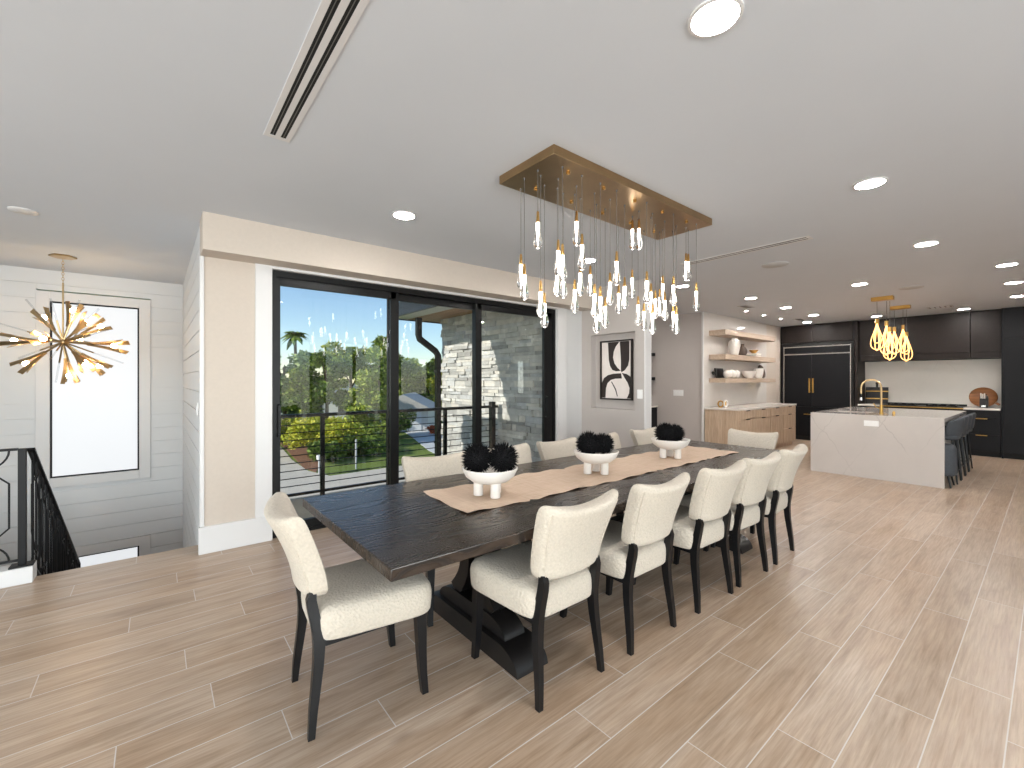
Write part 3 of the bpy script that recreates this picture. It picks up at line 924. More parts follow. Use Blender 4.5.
def slot_vent(x0, x1, y0, y1, label, slots=2):
    t = thing('ceiling_slot_vent', label, 'vent', ((x0+x1)/2, (y0+y1)/2, CEIL))
    w = (x1-x0)/2; l = (y1-y0)/2
    q = MB(); e = w*.60
    q.box(-w, -e, -l, l, -.004, .006); q.box(e, w, -l, l, -.004, .006)
    q.box(-e, e, -l, -l+.03, -.004, 0); q.box(-e, e, l-.03, l, -.004, 0); q.box(-w*.20, w*.20, -l+.03, l-.03, -.004, 0)
    q.build('flange', M['trimwhite'], t)
    q = MB(); q.box(-e, e, -l+.02, l-.02, -.0025, -.0005); q.build('dark_slot', M['vent_dark'], t)
    for s in (-1, 1):
        q = MB(); q.box(s*w*.40-.0015, s*w*.40+.0015, -l+.03, l-.03, -.0045, -.002); q.build('blade', M['cord'], t)
slot_vent(.446, .574, 1.40, 2.66, 'long white ceiling slot vent with two black slots at top left')
slot_vent(4.61, 4.74, 1.40, 2.66, 'long thin ceiling slot vent seen edge on right of the crystal drops')
def grille(x0, x1, y0, y1, label):
    t = thing('ceiling_vent', label, 'vent', ((x0+x1)/2, (y0+y1)/2, CEIL))
    w, l = (x1-x0)/2, (y1-y0)/2
    q = MB(); q.box(-w, w, -l, -l+.02, -.006, 0); q.box(-w, w, l-.02, l, -.006, 0); q.box(-w, -w+.02, -l, l, -.006, 0); q.box(w-.02, w, -l, l, -.006, 0); q.build('frame', M['grille'], t)
    q = MB()
    for k in range(5): q.box(-w+.02, w-.02, -l+.03+k*(2*l-.06)/4-.006, -l+.03+k*(2*l-.06)/4+.006, -.005, 0)
    q.build('slats', plain('dim_slats', (110, 108, 105), .6), t)
grille(8.05, 8.40, 3.40, 3.55, 'small dark ceiling vent near the row of tiny lights by the shelves')
grille(10.68, 11.02, 3.39, 3.55, 'small dark ceiling vent in front of the tall fridge')
grille(10.85, 11.10, 1.12, 1.45, 'small flat ceiling vent between the pendants and the dark wall cabinets')

# ------------------------------------------------------------------ art in the niche
art = thing('framed_art', 'framed black and white abstract print in the wall niche', 'picture', (AX+.085, 3.852, 1.57))
fw, fh = .262, .405
def A(px, py): return (-((px-206)/79*(fw-.012)), (358.5-py)/163.5*(fh-.012))
q = MB()
q.box(-.025, .024, -fw-.012, -fw+.008, -fh-.012, fh+.012, .002); q.box(-.025, .024, fw-.008, fw+.012, -fh-.012, fh+.012, .002)
q.box(-.025, .024, -fw+.008, fw-.008, fh-.008, fh+.012, .002); q.box(-.025, .024, -fw+.008, fw-.008, -fh-.012, -fh+.008, .002)
q.build('frame', plain('dark_walnut_frame', (34, 25, 21), .4), art)
q = MB(); q.box(.0, .02, -fw+.006, fw-.006, -fh+.006, fh-.006); q.build('paper', plain('off_white_paper', (226, 216, 210), .8), art, smooth=0)
shapes = [
 [(160, 195), (222, 195), (203, 222), (192, 250), (188, 285), (196, 320), (212, 345), (230, 364), (205, 366), (185, 358), (172, 335), (165, 300)],
 [(225, 195), (275, 195), (275, 300), (268, 335), (252, 360), (234, 372), (231, 362), (231, 300)],
 [(126, 522), (126, 432), (138, 405), (160, 388), (190, 380), (232, 378), (236, 408), (200, 409), (175, 417), (158, 435), (149, 465), (146, 522)],
 [(236, 376), (262, 383), (287, 402), (287, 522), (262, 522), (274, 492), (276, 462), (266, 432), (250, 404)],
 [(178, 428), (182, 426), (205, 470), (214, 512), (210, 512), (200, 474)]]
q = MB()
for k, s_ in enumerate(shapes):
    q.prism([(-.0012-.0002*k, *A(x, y)) for (x, y) in s_], (.0012, 0, 0))
q.build('ink_shapes', plain('dark_brown_ink', (42, 33, 30), .7), art, smooth=0)

# ------------------------------------------------------------------ hall bar glimpsed past the art wall
bar = thing('bar_cabinet', 'dark cabinet with a white top glimpsed past the wall end', 'cabinet', (7.9, 5.75, 0))
MB().box(-.28, .29, -.5, .9, .1, .86, .003).build('body', M['darkcab_low'], bar)
MB().box(-.24, .29, -.48, .9, 0, .1).build('toe_kick', M['gap'], bar)
MB().box(-.31, .29, -.53, .9, .86, .90, .003).build('counter', M['worktop'], bar)
for (z, nm) in ((1.425, 'lower'), (1.935, 'upper')):
    o = MB().box(-.15, .15, 0, 1.0, 0, .065, .003).build('wall_shelf_board', M['darkcab_low']); o.location = (8.05, 5.30, z)
    tag(o, 'short dark %s shelf on the hall wall above the dark cabinet' % nm, 'shelf', 'dark hall shelves')

# ------------------------------------------------------------------ oak sideboard, shelves and ornaments
ob = thing('oak_cabinet', 'pale oak drawer cabinet under the floating shelves', 'cabinet', (9.61, 3.91, 0))
hx_, fy_ = 1.39, -.305
MB().box(-hx_, hx_, fy_, .325, .09, .868, .002).build('body', M['oak'], ob)
MB().box(-hx_+.02, hx_-.02, fy_+.05, .32, 0, .09).build('toe_kick', M['oak'], ob)
nd = 4; w = (2*hx_-.03)/nd
for i in range(nd):
    x0 = -hx_+.015+i*w
    for (z0, z1) in (((.705, .862), (.10, .699)) if i < 3 else ((.705, .862), (.40, .699), (.10, .394))):
        d = MB().box(x0+.003, x0+w-.003, fy_-.020, fy_, z0, z1, .002).build('door' if z1-z0 > .4 else 'drawer', M['oak'], ob)
        MB().box(x0+w/2-.07, x0+w/2+.07, fy_-.034, fy_-.016, z1-.012, z1+.001, .001).build('edge_pull', M['gap'], d)
o = MB().box(-1.41, 1.41, -.33, .325, 0, .035, .003).build('worktop', M['worktop']); o.location = (9.61, 3.91, .868)
tag(o, 'white quartz worktop on the pale oak drawer cabinet', 'worktop')
for (z, th, nm) in ((2.395, .10, 'top'), (1.925, .10, 'middle'), (1.465, .085, 'bottom')):
    o = MB().box(-1.2, 1.2, -.165, .155, -th, 0, .002).build('floating_shelf', M['oakshelf']); o.location = (9.59, 4.083, z)
    tag(o, 'pale oak floating shelf, %s of the three above the oak cabinet' % nm, 'shelf', 'oak floating shelves')
def lathe_obj(name, prof, loc, mat, label, cat, n=28, group=None):
    o = MB().lathe(prof, n=n).build(name, mat, smooth=60); o.location = loc
    return tag(o, label, cat, group)
S2, S3 = 1.925, 1.465
v = MB().lathe([(0, 0), (.062, 0), (.075, .03), (.10, .14), (.112, .22), (.108, .27), (.085, .305), (.060, .315), (.064, .345), (.058, .345), (.052, .315), (0, .30)], n=30).build('vase', M['ceramic'], smooth=60)
v.location = (9.02, 4.03, S2); tag(v, 'tall white vase on the middle shelf', 'vase')
h = MB()
for s in (-1, 1): h.tube([(s*.055, 0, .335), (s*.10, 0, .335), (s*.118, 0, .30), (s*.10, 0, .255)], .009, 8)
h.build('handle', M['ceramic'], v)
M['darkpot'] = plain('smoky_brown_pottery', (92, 78, 70), .6)
lathe_obj('vase', [(0, 0), (.05, 0), (.085, .05), (.09, .11), (.07, .17), (.035, .20), (.03, .235), (.04, .25), (.03, .25), (.02, .2), (0, .18)], (9.45, 4.06, S2), M['darkpot'], 'smaller dark brown vase beside the tall white vase', 'vase')
M['bookc'] = plain('cream_book_cover', (222, 214, 204), .6); M['bookd'] = plain('dark_book_cover', (60, 52, 48), .6); M['page'] = plain('paper_pages', (232, 226, 214), .9)
for i, (m, lab, z) in enumerate((('bookd', 'dark book lying at the bottom of the pair on the middle shelf', 0), ('bookc', 'cream book lying on top of the dark book on the middle shelf', .036))):
    b = thing('book', lab, 'book', (9.98, 4.05, S2+z), .05*i)
    q = MB(); q.box(-.14, .14, -.10, .10, 0, .005); q.box(-.14, .14, -.10, .10, .030, .035); q.box(-.14, .14, .095, .10, .005, .030); q.build('cover', M[m], b)
    MB().box(-.135, .135, -.094, .095, .005, .030).build('pages', M['page'], b)
lathe_obj('bowl', [(0, 0), (.035, 0), (.04, .012), (.075, .045), (.095, .075), (.09, .075), (.07, .05), (.03, .022), (0, .02)], (9.97, 4.05, S2+.0715), M['gold_cap'], 'small gold footed bowl on top of the stacked books', 'bowl')
# bottom shelf
cb = thing('serving_board', 'black serving board leaning at the left end of the bottom shelf', 'board', (8.70, 4.165, S3+.002))
tilt = Matrix.Rotation(math.radians(-8), 3, 'X')
q = MB(); q.box(-.17, .17, -.011, .011, 0.0, .20, .008, 3)
q.tube([(-.17, 0, .10), (-.23, 0, .10)], [.022, .018], 10)
q.build('board', M['leg'], cb); cb.rotation_euler = (math.radians(-9), 0, 0)
q = MB(); q.tube([(-.255+.026*math.cos(t), 0, .10+.026*math.sin(t)) for t in [2*PI*k/16 for k in range(16)]], .012, 8, loop=True); q.build('handle_ring', M['leg'], cb)
for i, (x, r_) in enumerate(((8.73, .083), (8.905, .086), (9.08, .083))):
    lab = ['white ceramic ball in front of the black board on the bottom shelf', 'white ceramic ball in the middle of the three on the bottom shelf', 'white ceramic ball nearest the white bowl on the bottom shelf'][i]
    q = MB(); q.lathe([(0, 0), (.03, .002)] + [(r_*math.sin(a), r_-r_*math.cos(a)) for a in [PI*k/16 for k in range(4, 15)]] + [(.016, 2*r_-.004), (.014, 2*r_-.012), (0, 2*r_-.014)], n=28)
    o = q.build('ceramic_ball', M['ceramic'], smooth=60); o.location = (x, 4.03, S3); tag(o, lab, 'ornament', 'white balls on the bottom shelf')
lathe_obj('bowl', [(0, 0), (.06, 0), (.065, .012), (.10, .05), (.128, .10), (.136, .15), (.13, .15), (.12, .10), (.09, .055), (0, .03)], (9.66, 4.02, S3), M['ceramic'], 'white round bowl on the bottom shelf left of the white jug', 'bowl')
j = lathe_obj('jug', [(0, 0), (.06, 0), (.075, .03), (.092, .10), (.098, .16), (.10, .215), (.094, .215), (.09, .16), (.08, .10), (0, .03)], (10.08, 4.0, S3), M['ceramic'], 'white jug with a side handle on the bottom shelf', 'jug')
q = MB(); q.tube([(.092, 0, .19), (.135, 0, .185), (.145, 0, .13), (.115, 0, .08), (.085, 0, .075)], .009, 8); q.build('handle', M['ceramic'], j)
o = MB().lathe([(0, -.012), (.15, -.012), (.158, 0), (.15, .012), (0, .012)], n=36, rot=Matrix.Rotation(PI/2, 3, 'X')).build('round_tray', plain('dark_walnut_tray', (70, 54, 44), .5), smooth=50)
o.location = (10.70, 4.175, S3+.157); o.rotation_euler = (math.radians(-14), 0, 0); tag(o, 'dark round tray leaning behind the white jug on the bottom shelf', 'tray')
# worktop ornaments
for i, (x, y, r_, m, lab) in enumerate(((8.42, 4.02, .055, 'gold_cap', 'small gold ring ornament at the left end of the oak cabinet top'), (8.52, 3.97, .06, 'ceramic', 'small white ring ornament on the oak cabinet top between two gold rings'), (8.63, 4.03, .055, 'gold_cap', 'small gold ring ornament on the oak cabinet top right of the white ring'))):
    q = MB(); q.tube([(r_*math.cos(t), 0, r_+.012+r_*math.sin(t)) for t in [2*PI*k/20 for k in range(20)]], .014, 8, loop=True)
    o = q.build('ring_ornament', M[m]); o.location = (x, y, .903); o.rotation_euler = (0, 0, .4*i-.5); tag(o, lab, 'ornament', 'ring ornaments on the oak cabinet')

# ------------------------------------------------------------------ dark kitchen run
FX = 11.98            # cabinet fronts
fridge = thing('refrigerator', 'tall black panelled fridge with two vertical brass handles', 'refrigerator', (12.3, 3.50, 0))
MB().box(-.29, .31, -.72, .72, .0, 2.31, .002).build('body', M['gap'], fridge)
D = lambda y0, y1, z0, z1, nm='door': MB().box(-.318, -.292, y0, y1, z0, z1, .002).build(nm, M['darkcab_low'], fridge)
# y measured from 3.50: right door shows on the photo's right (smaller y)
d1 = D(-.655, .075, .80, 2.02); d2 = D(.081, .655, .80, 2.02)
d3 = D(-.655, .655, .10, .793, 'drawer')
D(-.655, .655, 2.075, 2.20, 'louver_panel')
def pull(parent, y, z0, z1, vert=True, L=.16):
    q = MB()
    if vert:
        q.box(-.367, -.350, y-.016, y+.016, z0, z1, .003)
        for z in (z0+.03, z1-.03): q.box(-.355, -.316, y-.008, y+.008, z-.008, z+.008)
    else:
        q.box(-.365, -.352, y-L/2, y+L/2, z0-.010, z0+.010, .003)
        for yy in (y-L/2+.02, y+L/2-.02): q.box(-.355, -.316, yy-.006, yy+.006, z0-.006, z0+.006)
    q.build('handle', M['brass'], parent)
pull(d1, .045, 1.13, 1.47); pull(d2, .115, 1.13, 1.47); pull(d3, .12, .62, .62, False, .22)
q = MB()
q.box(-.324, -.290, -.675, -.657, .10, 2.24); q.box(-.324, -.290, .657, .675, .10, 2.24)
q.box(-.324, -.290, -.657, .657, 2.205, 2.228); q.box(-.322, -.290, -.657, .657, 2.03, 2.055)
q.build('steel_trim', M['steel'], fridge)
q = MB(); q.box(-.318, .31, .725, .735, 0, 2.31); q.build('side_panel', M['darkcab'], fridge)
uc = thing('upper_cabinet', 'dark two door cabinet above the tall fridge reaching the ceiling', 'cabinet', (12.3, 3.50, 2.315))
MB().box(-.29, .31, -.74, .74, 0, CEIL-2.318, .002).build('body', M['gap'], uc)
MB().box(-.318, -.292, -.70, .07, .005, CEIL-2.325, .002).build('door', M['darkcab'], uc)
MB().box(-.318, -.292, .076, .74, .005, CEIL-2.325, .002).build('door', M['darkcab'], uc)
# side panel between fridge and range wall
o = MB().box(-.318, .31, -.025, .025, 0, CEIL-.005, .002).build('tall_side_panel', M['darkcab']); o.location = (12.3, 2.735, 0)
tag(o, 'tall dark panel between the fridge and the pale backsplash', 'panel')
# wall cabinets over the range
def upper(y0, y1, label, seam=True, splits=()):
    c = thing('wall_cabinet', label, 'cabinet', (12.35, (y0+y1)/2, 1.84))
    h = (y1-y0)/2; H = CEIL-1.84-.004
    MB().box(-.22, .26, -h, h, 0, H, .002).build('body', M['gap'], c)
    ys = [-h]+[s-(y0+y1)/2 for s in splits]+[h]
    for a, b in zip(ys[:-1], ys[1:]):
        MB().box(-.245, -.222, a+.002, b-.002, .125, H, .002).build('door', M['darkcab'], c)
    MB().box(-.245, -.222, -h, h, 0, .119, .002).build('valance_panel', M['darkcab'], c)
upper(1.0, 2.705, 'wide dark wall cabinet over the range and pale backsplash')
upper(.605, .995, 'narrow dark wall cabinet at the right end above the round board')
mb = MB(); mb.box(12.60, X1+.002, .60, 2.71, .90, 1.85)
struct(mb.build('backsplash', mat_marble('honed_pale_slab', (212, 206, 198), (186, 178, 170), .3, .8, .3), smooth=0))
def base(y0, y1, label, fronts):
    c = thing('base_cabinet', label, 'cabinet', (12.3, (y0+y1)/2, 0))
    h = (y1-y0)/2
    MB().box(-.29, .30, -h, h, .10, .868, .002).build('body', M['gap'], c)
    MB().box(-.24, .30, -h, h, 0, .10).build('toe_kick', M['gap'], c)
    for (z0, z1) in fronts:
        d = MB().box(-.315, -.292, -h+.002, h-.002, z0, z1, .002).build('drawer', M['darkcab_low'], c)
        if z1 > .8: continue
        q = MB(); q.box(-.350, -.338, -.075, .075, z1-.020, z1-.005, .003)
        for yy in (-.055, .055): q.box(-.340, -.314, yy-.005, yy+.005, z1-.017, z1-.008)
        q.build('handle', M['brass'], d)
base(.605, 1.08, 'dark drawer unit right of the range with brass pulls', [(.105, .41), (.416, .72), (.726, .862)])
base(2.32, 2.705, 'dark drawer unit left of the range behind the faucet', [(.105, .41), (.416, .72), (.726, .862)])
for (y0, y1, lab) in ((.605, 1.08, 'pale worktop under the round board right of the range'), (2.32, 2.705, 'pale worktop under the dark striped board left of the range')):
    o = MB().box(-.33, .30, -(y1-y0)/2, (y1-y0)/2, 0, .035, .003).build('worktop', M['worktop']); o.location = (12.3, (y0+y1)/2, .868); tag(o, lab, 'worktop')
rg = thing('range_cooker', 'black range with brass trim behind the island', 'range', (12.3, 1.70, 0))
MB().box(-.29, .30, -.617, .617, .08, .86, .003).build('body', M['darkcab_low'], rg)
MB().box(-.34, .30, -.617, .617, .86, .905, .003).build('cooktop', M['black'], rg)
MB().box(-.36, -.335, -.617, .617, .875, .892, .003).build('brass_rail', M['brass'], rg)
MB().box(.27, .30, -.617, .617, .905, .94, .003).build('back_guard', M['black'], rg)
for s in (-1, 1):
    q = MB()
    for k in range(4): q.box(-.22, .22, s*.3-.2+k*.13-.008, s*.3-.2+k*.13+.008, .905, .935)
    for k in range(3): q.box(-.2+k*.2-.008, -.2+k*.2+.008, s*.3-.22, s*.3+.22, .905, .93)
    q.build('grate', M['iron'], rg)
    MB().box(-.318, -.29, s*.31-.28, s*.31+.28, .18, .74, .003).build('oven_door', M['darkcab_low'], rg)
for k in range(4):
    q = MB(); q.lathe([(.02, 0), (.022, .01), (.018, .03), (0, .03)], (-.30, -.42+.28*k, .80), 14, rot=Matrix.Rotation(-PI/2, 3, 'Y')); q.build('knob', M['brass'], rg)
for s in (-1, 1):
    for t in (-1, 1):
        q = MB(); q.lathe([(.02, 0), (.02, .085)], (t*.25, s*.55, 0), 10); q.build('leg', M['iron'], rg)
# tall cabinets at the right end
for (y0, y1, lab) in ((-.22, .595, 'tall dark cabinet at the right edge of the picture beside the drawers'), (-1.05, -.225, 'tall dark cabinet outside the right edge beyond the first one')):
    c = thing('tall_cabinet', lab, 'cabinet', (12.3, (y0+y1)/2, 0)); h = (y1-y0)/2
    MB().box(-.29, .31, -h, h, .10, CEIL-.004, .002).build('body', M['gap'], c)
    MB().box(-.25, .31, -h, h, 0, .10).build('toe_kick', M['gap'], c)
    MB().box(-.318, -.291, -h+.03, h-.03, .105, 2.175, .002).build('door', M['darkcab_low'], c)
    MB().box(-.318, -.291, -h+.03, h-.03, 2.185, CEIL-.008, .002).build('door', M['darkcab_low'], c)
    q = MB(); q.box(-.325, -.29, h-.028, h, 0, CEIL-.006); q.box(-.325, -.29, -h, -h+.028, 0, CEIL-.006); q.build('stile', M['darkcab_low'], c)
# boards and knife block
sb = thing('chopping_board', 'dark chopping board with two brass stripes leaning behind the faucet', 'board', (12.52, 2.49, .903)); sb.rotation_euler = (0, math.radians(7), 0)
MB().box(-.012, .012, -.20, .20, 0, .37, .006).build('board', M['leg'], sb)
q = MB(); q.box(-.010, .010, -.022, .022, .37, .44, .006); q.sphere((0, 0, .455), .03, 2, (.4, 1, 1)); q.build('handle', M['leg'], sb)
for z in (.10, .265): MB().box(-.0145, .0145, -.201, .201, z, z+.022).build('brass_stripe', M['brass'], sb)
rb = thing('round_board', 'round brown wooden board leaning on the backsplash at right', 'board', (12.50, .86, .903)); rb.rotation_euler = (0, math.radians(10), 0)
M['walnut'] = mat_wood('walnut_board', (122, 74, 38), (172, 112, 62), 'y', .45, 1.0, .05)
q = MB(); q.lathe([(0, -.011), (.185, -.011), (.195, 0), (.185, .011), (0, .011)], (0, 0, .195), 40, rot=Matrix.Rotation(PI/2, 3, 'Y')); q.build('board', M['walnut'], rb, smooth=50)
q = MB(); q.box(-.010, .010, -.225, -.16, .05, .09, .006, rot=Matrix.Rotation(math.radians(35), 3, 'X')); q.build('handle', M['walnut'], rb)
kb = thing('knife_block', 'dark knife block with pale handled knives in front of the round board', 'knife block', (12.30, .835, .903))
q = MB(); q.prism([(-.06, -.055, 0), (.08, -.055, 0), (.11, -.055, .17), (.02, -.055, .22), (-.06, -.055, .06)], (0, .11, 0)); q.build('block', M['leg'], kb)
MB().box(-.064, -.058, -.03, .03, .015, .045).build('plate', M['steel'], kb)
for (y, dz) in ((-.035, 0), (-.012, .02), (.012, .01), (.035, .025)):
    q = MB(); q.tube([(.0+.01, y, .17), (-.06, y, .245+dz)], 1.0, 4, sect=(.011, .008)); q.build('knife_handle', M['ceramic'] if dz > .005 else M['steel'], kb)

# ------------------------------------------------------------------ island
IX0, IX1, IY0, IY1, IZ = 8.05, 10.37, .90, 2.42, .92
isl = thing('kitchen_island', 'large white veined quartz island with waterfall end facing the dining table', 'island', ((IX0+IX1)/2, (IY0+IY1)/2, 0))
ax, ay = (IX1-IX0)/2, (IY1-IY0)/2
SKX0, SKX1, SKY0, SKY1 = -.78, -.32, .12, .62
q = MB()
q.box(-ax+.05, SKX0, -ay, ay, IZ-.05, IZ); q.box(SKX1, ax-.05, -ay, ay, IZ-.05, IZ)
q.box(SKX0, SKX1, -ay, SKY0, IZ-.05, IZ); q.box(SKX0, SKX1, SKY1, ay, IZ-.05, IZ)
q.build('countertop', M['marble'], isl, smooth=0)
MB().box(-ax, -ax+.05, -ay, ay, 0, IZ, .002).build('waterfall_panel', M['marble'], isl)
MB().box(ax-.05, ax, -ay, ay, 0, IZ, .002).build('waterfall_panel', M['marble'], isl)
MB().box(-ax+.05, ax-.05, -.42, ay-.03, .09, IZ-.26, .002).build('cabinet_body', M['darkcab_low'], isl)
MB().box(-ax+.05, ax-.05, -.40, ay-.08, 0, .09).build('toe_kick', M['gap'], isl)
q = MB()
q.box(SKX0-.01, SKX1+.01, SKY0-.01, SKY1+.01, IZ-.25, IZ-.24); q.box(SKX0-.01, SKX0, SKY0, SKY1, IZ-.24, IZ-.05); q.box(SKX1, SKX1+.01, SKY0, SKY1, IZ-.24, IZ-.05)
q.box(SKX0, SKX1, SKY0-.01, SKY0, IZ-.24, IZ-.05); q.box(SKX0, SKX1, SKY1, SKY1+.01, IZ-.24, IZ-.05)
q.build('sink_basin', plain('dark_sink', (44, 42, 40), .4), isl, smooth=0)
fau = thing('kitchen_faucet', 'tall brass gooseneck faucet on the island', 'faucet', (8.43, 1.62, IZ))
fd = Vector((-.25, .97, 0)).normalized()
pts = [Vector((0, 0, 0)), Vector((0, 0, .15)), Vector((0, 0, .36))]
Rg = .118
for k in range(1, 13):
    a = PI*k/12; pts.append(fd*(Rg-Rg*math.cos(a)) + Vector((0, 0, .395+Rg*math.sin(a))))
pts.append(fd*2*Rg+Vector((0, 0, .30)))
q = MB(); q.tube(pts, .0135, 12); q.build('spout', M['champagne'], fau, smooth=60)
q = MB(); q.lathe([(.028, 0), (.028, .006), (.020, .03), (.020, .12), (.0165, .14)], n=18); q.build('base', M['brass'], fau)
q = MB(); q.tube([fd*2*Rg+Vector((0, 0, .30)), fd*2*Rg+Vector((0, 0, .245))], .018, 12); q.build('spray_collar', M['black'], fau)
q = MB(); q.tube([fd*2*Rg+Vector((0, 0, .245)), fd*2*Rg+Vector((0, 0, .20))], [.019, .022], 12); q.build('spray_head', M['steel'], fau)
q = MB(); q.tube([Vector((0, 0, .08)), fd*.055+Vector((-.02, 0, .10)), fd*.085+Vector((-.03, 0, .16))], .007, 8); q.build('lever', M['brass'], fau)
o = MB().lathe([(.018, 0), (.018, .03), (.012, .034), (.012, .045), (0, .045)], n=16).build('soap_button', M['brass'], smooth=50); o.location = (8.56, 1.50, IZ); tag(o, 'small brass button on the island right of the faucet', 'air switch')
o = MB().box(-.006, 0, -.085, .085, -.04, .04, .003).box(-.009, -.005, -.06, -.02, -.025, .025, .002).box(-.009, -.005, .02, .06, -.025, .025, .002).build('power_outlet', M['plastic'])
o.location = (IX0, 1.66, .80); tag(o, 'white double power outlet on the end of the quartz island', 'outlet')

# looped pendants
def loop_pendant(cx, cy, label, hang):
    t = thing('loop_pendant', label, 'pendant light', (cx, cy, CEIL))
    MB().box(-.055, .055, -.135, .135, -.060, 0, .004).build('canopy', M['brass'], t)
    for (px, ptop, pbot) in hang:
        u = (px-512)/439
        # solve for the point under the canopy with that sight line, offset in y
        Xc = cx; Y = Xc*(.7766-.63*u)/(.63+.7766*u)
        Y = max(cy-.12, min(cy+.12, Y))
        d = .63*Xc+.7766*Y
        zt = 1.43+(380-ptop)*d/439-CEIL; zb = 1.43+(380-pbot)*d/439-CEIL
        y = Y-cy
        s = MB(); s.lathe([(0, zt), (.024, zt), (.026, zt-.075), (0, zt-.075)], (0, y, 0), 14); s = s.build('socket', M['brass'], t)
        MB().tube([(0, y, -.075), (0, y, zt)], .003, 6).build('rod', M['cord'], s)
        L = (zt-.07)-zb
        for k, (fr, wd) in enumerate(((1.0, .095), (.96, .095), (.72, .045))):
            a = [0, PI/2, PI/4][k]+.5
            e = Vector((math.cos(a), math.sin(a), 0))
            pts = []
            for j in range(33):
                q_ = j/32*2-1
                s_ = abs(q_)
                a_ = PI*(1-s_)                     # 0 at the socket, pi at the bottom of the drop
                zz_ = zt-.072-L*fr*(1-math.cos(a_))/2
                wx = 1.25*wd*math.sin(a_)*math.sin(a_/2)**2.2
                pts.append(Vector((0, y, zz_))+e*(math.copysign(1, q_)*(wx+.007)))
            q = MB(); q.tube(pts, .0058, 8); q.build('glowing_loop', M['loop'], s, smooth=60)
loop_pendant(8.92, 1.70, 'brass pendant with three glowing loop bulbs, nearer one over the island', [(877, 319, 350.4), (886.5, 321, 355), (889.8, 327, 360)])
loop_pendant(10.25, 1.705, 'brass pendant with three glowing loop bulbs, farther one over the island', [(894.4, 327, 354), (903, 325, 353), (906.5, 332, 361)])

# stools
def make_stool(label):
    t = thing('bar_stool', label, 'stool', (0, 0, 0), 0, 'grey bar stools along the island')
    q = MB()
    n = 40
    def plan(i, z, e=.5):
        r_ = []
        for k in range(n):
            a = 2*PI*k/n; ca, sa = math.cos(a), math.sin(a)
            r_.append((math.copysign(abs(ca)**e, ca)*(.21-i), math.copysign(abs(sa)**e, sa)*(.20-i), z))
        return r_
    q.loft([plan(.03, .60), plan(.005, .61), plan(0, .635), plan(.01, .66), plan(.05, .672), plan(.12, .676)]).build('seat', M['stoolfab'], t, smooth=60)
    # curved shell back
    q = MB(); secs = []
    for (v, th) in ((0, .35), (.06, 1), (.3, 1), (.6, 1), (.9, 1), (.97, .7), (1, .25)):
        z = .655+.255*v; ring = []
        for s in (1, -1):
            for i in range(19):
                u = -1+2*i/18
                if s < 0: u = -u
                hw = .20+.02*v
                ring.append((u*hw, -.195-.035*v+.12*abs(u)**2.4+s*.018*th, z-.05*abs(u)**3*v))
        secs.append(ring)
    q.loft(secs).build('backrest', M['stoolfab'], t, smooth=60)
    for sx in (-1, 1):
        for sy in (-1, 1):
            q = MB(); q.tube([(sx*.14, sy*.13, .61), (sx*.185, sy*.185, 0)], [.014, .010], 8); q.build('leg', M['leg'], t)
    q = MB(); q.tube([(sx*.172, sy*.168, .16) for sx, sy in ((-1, -1), (1, -1), (1, 1), (-1, 1))], .007, 6, loop=True); q.build('foot_ring', M['leg'], t)
    return t
st0 = make_stool('slate grey bar stool nearest the camera at the island edge')
st0.location = (8.69, 1.01, 0)
for (x, lab) in ((9.15, 'slate grey bar stool second from the camera at the island'), (9.61, 'slate grey bar stool third from the camera at the island'), (10.07, 'slate grey bar stool farthest from the camera at the island')):
    dup(st0, (x, 1.01, 0), 0, lab, 'grey bar stools along the island')
lp = thing('low_stool', 'low grey upholstered seat on short black legs tucked beside the island end', 'stool', (8.29, 1.02, 0))
q = MB(); rings = []
for (z, i) in ((.15, .03), (.165, .008), (.2, 0), (.5, -.0), (.55, .012), (.565, .05), (.568, .12)):
    ring = []
    for k in range(36):
        a = 2*PI*k/36; ca, sa = math.cos(a), math.sin(a)
        ring.append((math.copysign(abs(ca)**.6, ca)*(.165-i-.03*(z-.15)), math.copysign(abs(sa)**.6, sa)*(.22-i-.03*(z-.15)), z))
    rings.append(ring)
q.loft(rings).build('seat', M['stoolfab'], lp, smooth=60)
for sx in (-1, 1):
    for sy in (-1, 1):
        q = MB(); q.tube([(sx*.12, sy*.14, .16), (sx*.14, sy*.17, 0)], [.014, .010], 8); q.build('leg', M['leg'], lp)

# ------------------------------------------------------------------ balcony, stone wing wall, roofs
G = -3.2
mb = MB(); mb.box(SX+.2, 4.40, WY+.2, 5.86, -.25, -.02)
struct(mb.build('balcony_deck', M['conc'], smooth=0))
mb = MB(); mb.box(SX+.2, 4.40, WY+.15, 4.68, -.2, .0); 
struct(mb.build('trim_6', M['trimwhite'], smooth=0))
br = thing('balcony_railing', 'black metal balcony railing with thin horizontal bars outside the sliding door', 'railing', (SX+.2, 5.73, -.02))
L_ = 4.40-SX-.2
MB().box(.003, L_-.06, -.03, .03, 1.0, 1.04, .003).build('top_rail', M['black'], br)
MB().box(.003, L_-.06, -.02, .02, .06, .09, .002).build('bottom_rail', M['black'], br)
for x in (1.61, 2.47, 3.36, 4.235, .74):
    w_ = .04 if x == 4.235 else .024
    MB().box(x-SX-.2-w_, x-SX-.2+w_, -w_, w_, 0, 1.10 if x == 4.235 else 1.0, .003).build('post', M['black'], br)
for k in range(9):
    MB().tube([(.003, 0, .18+.091*k), (L_-.06, 0, .18+.091*k)], .006, 6).build('bar', M['black'], br)
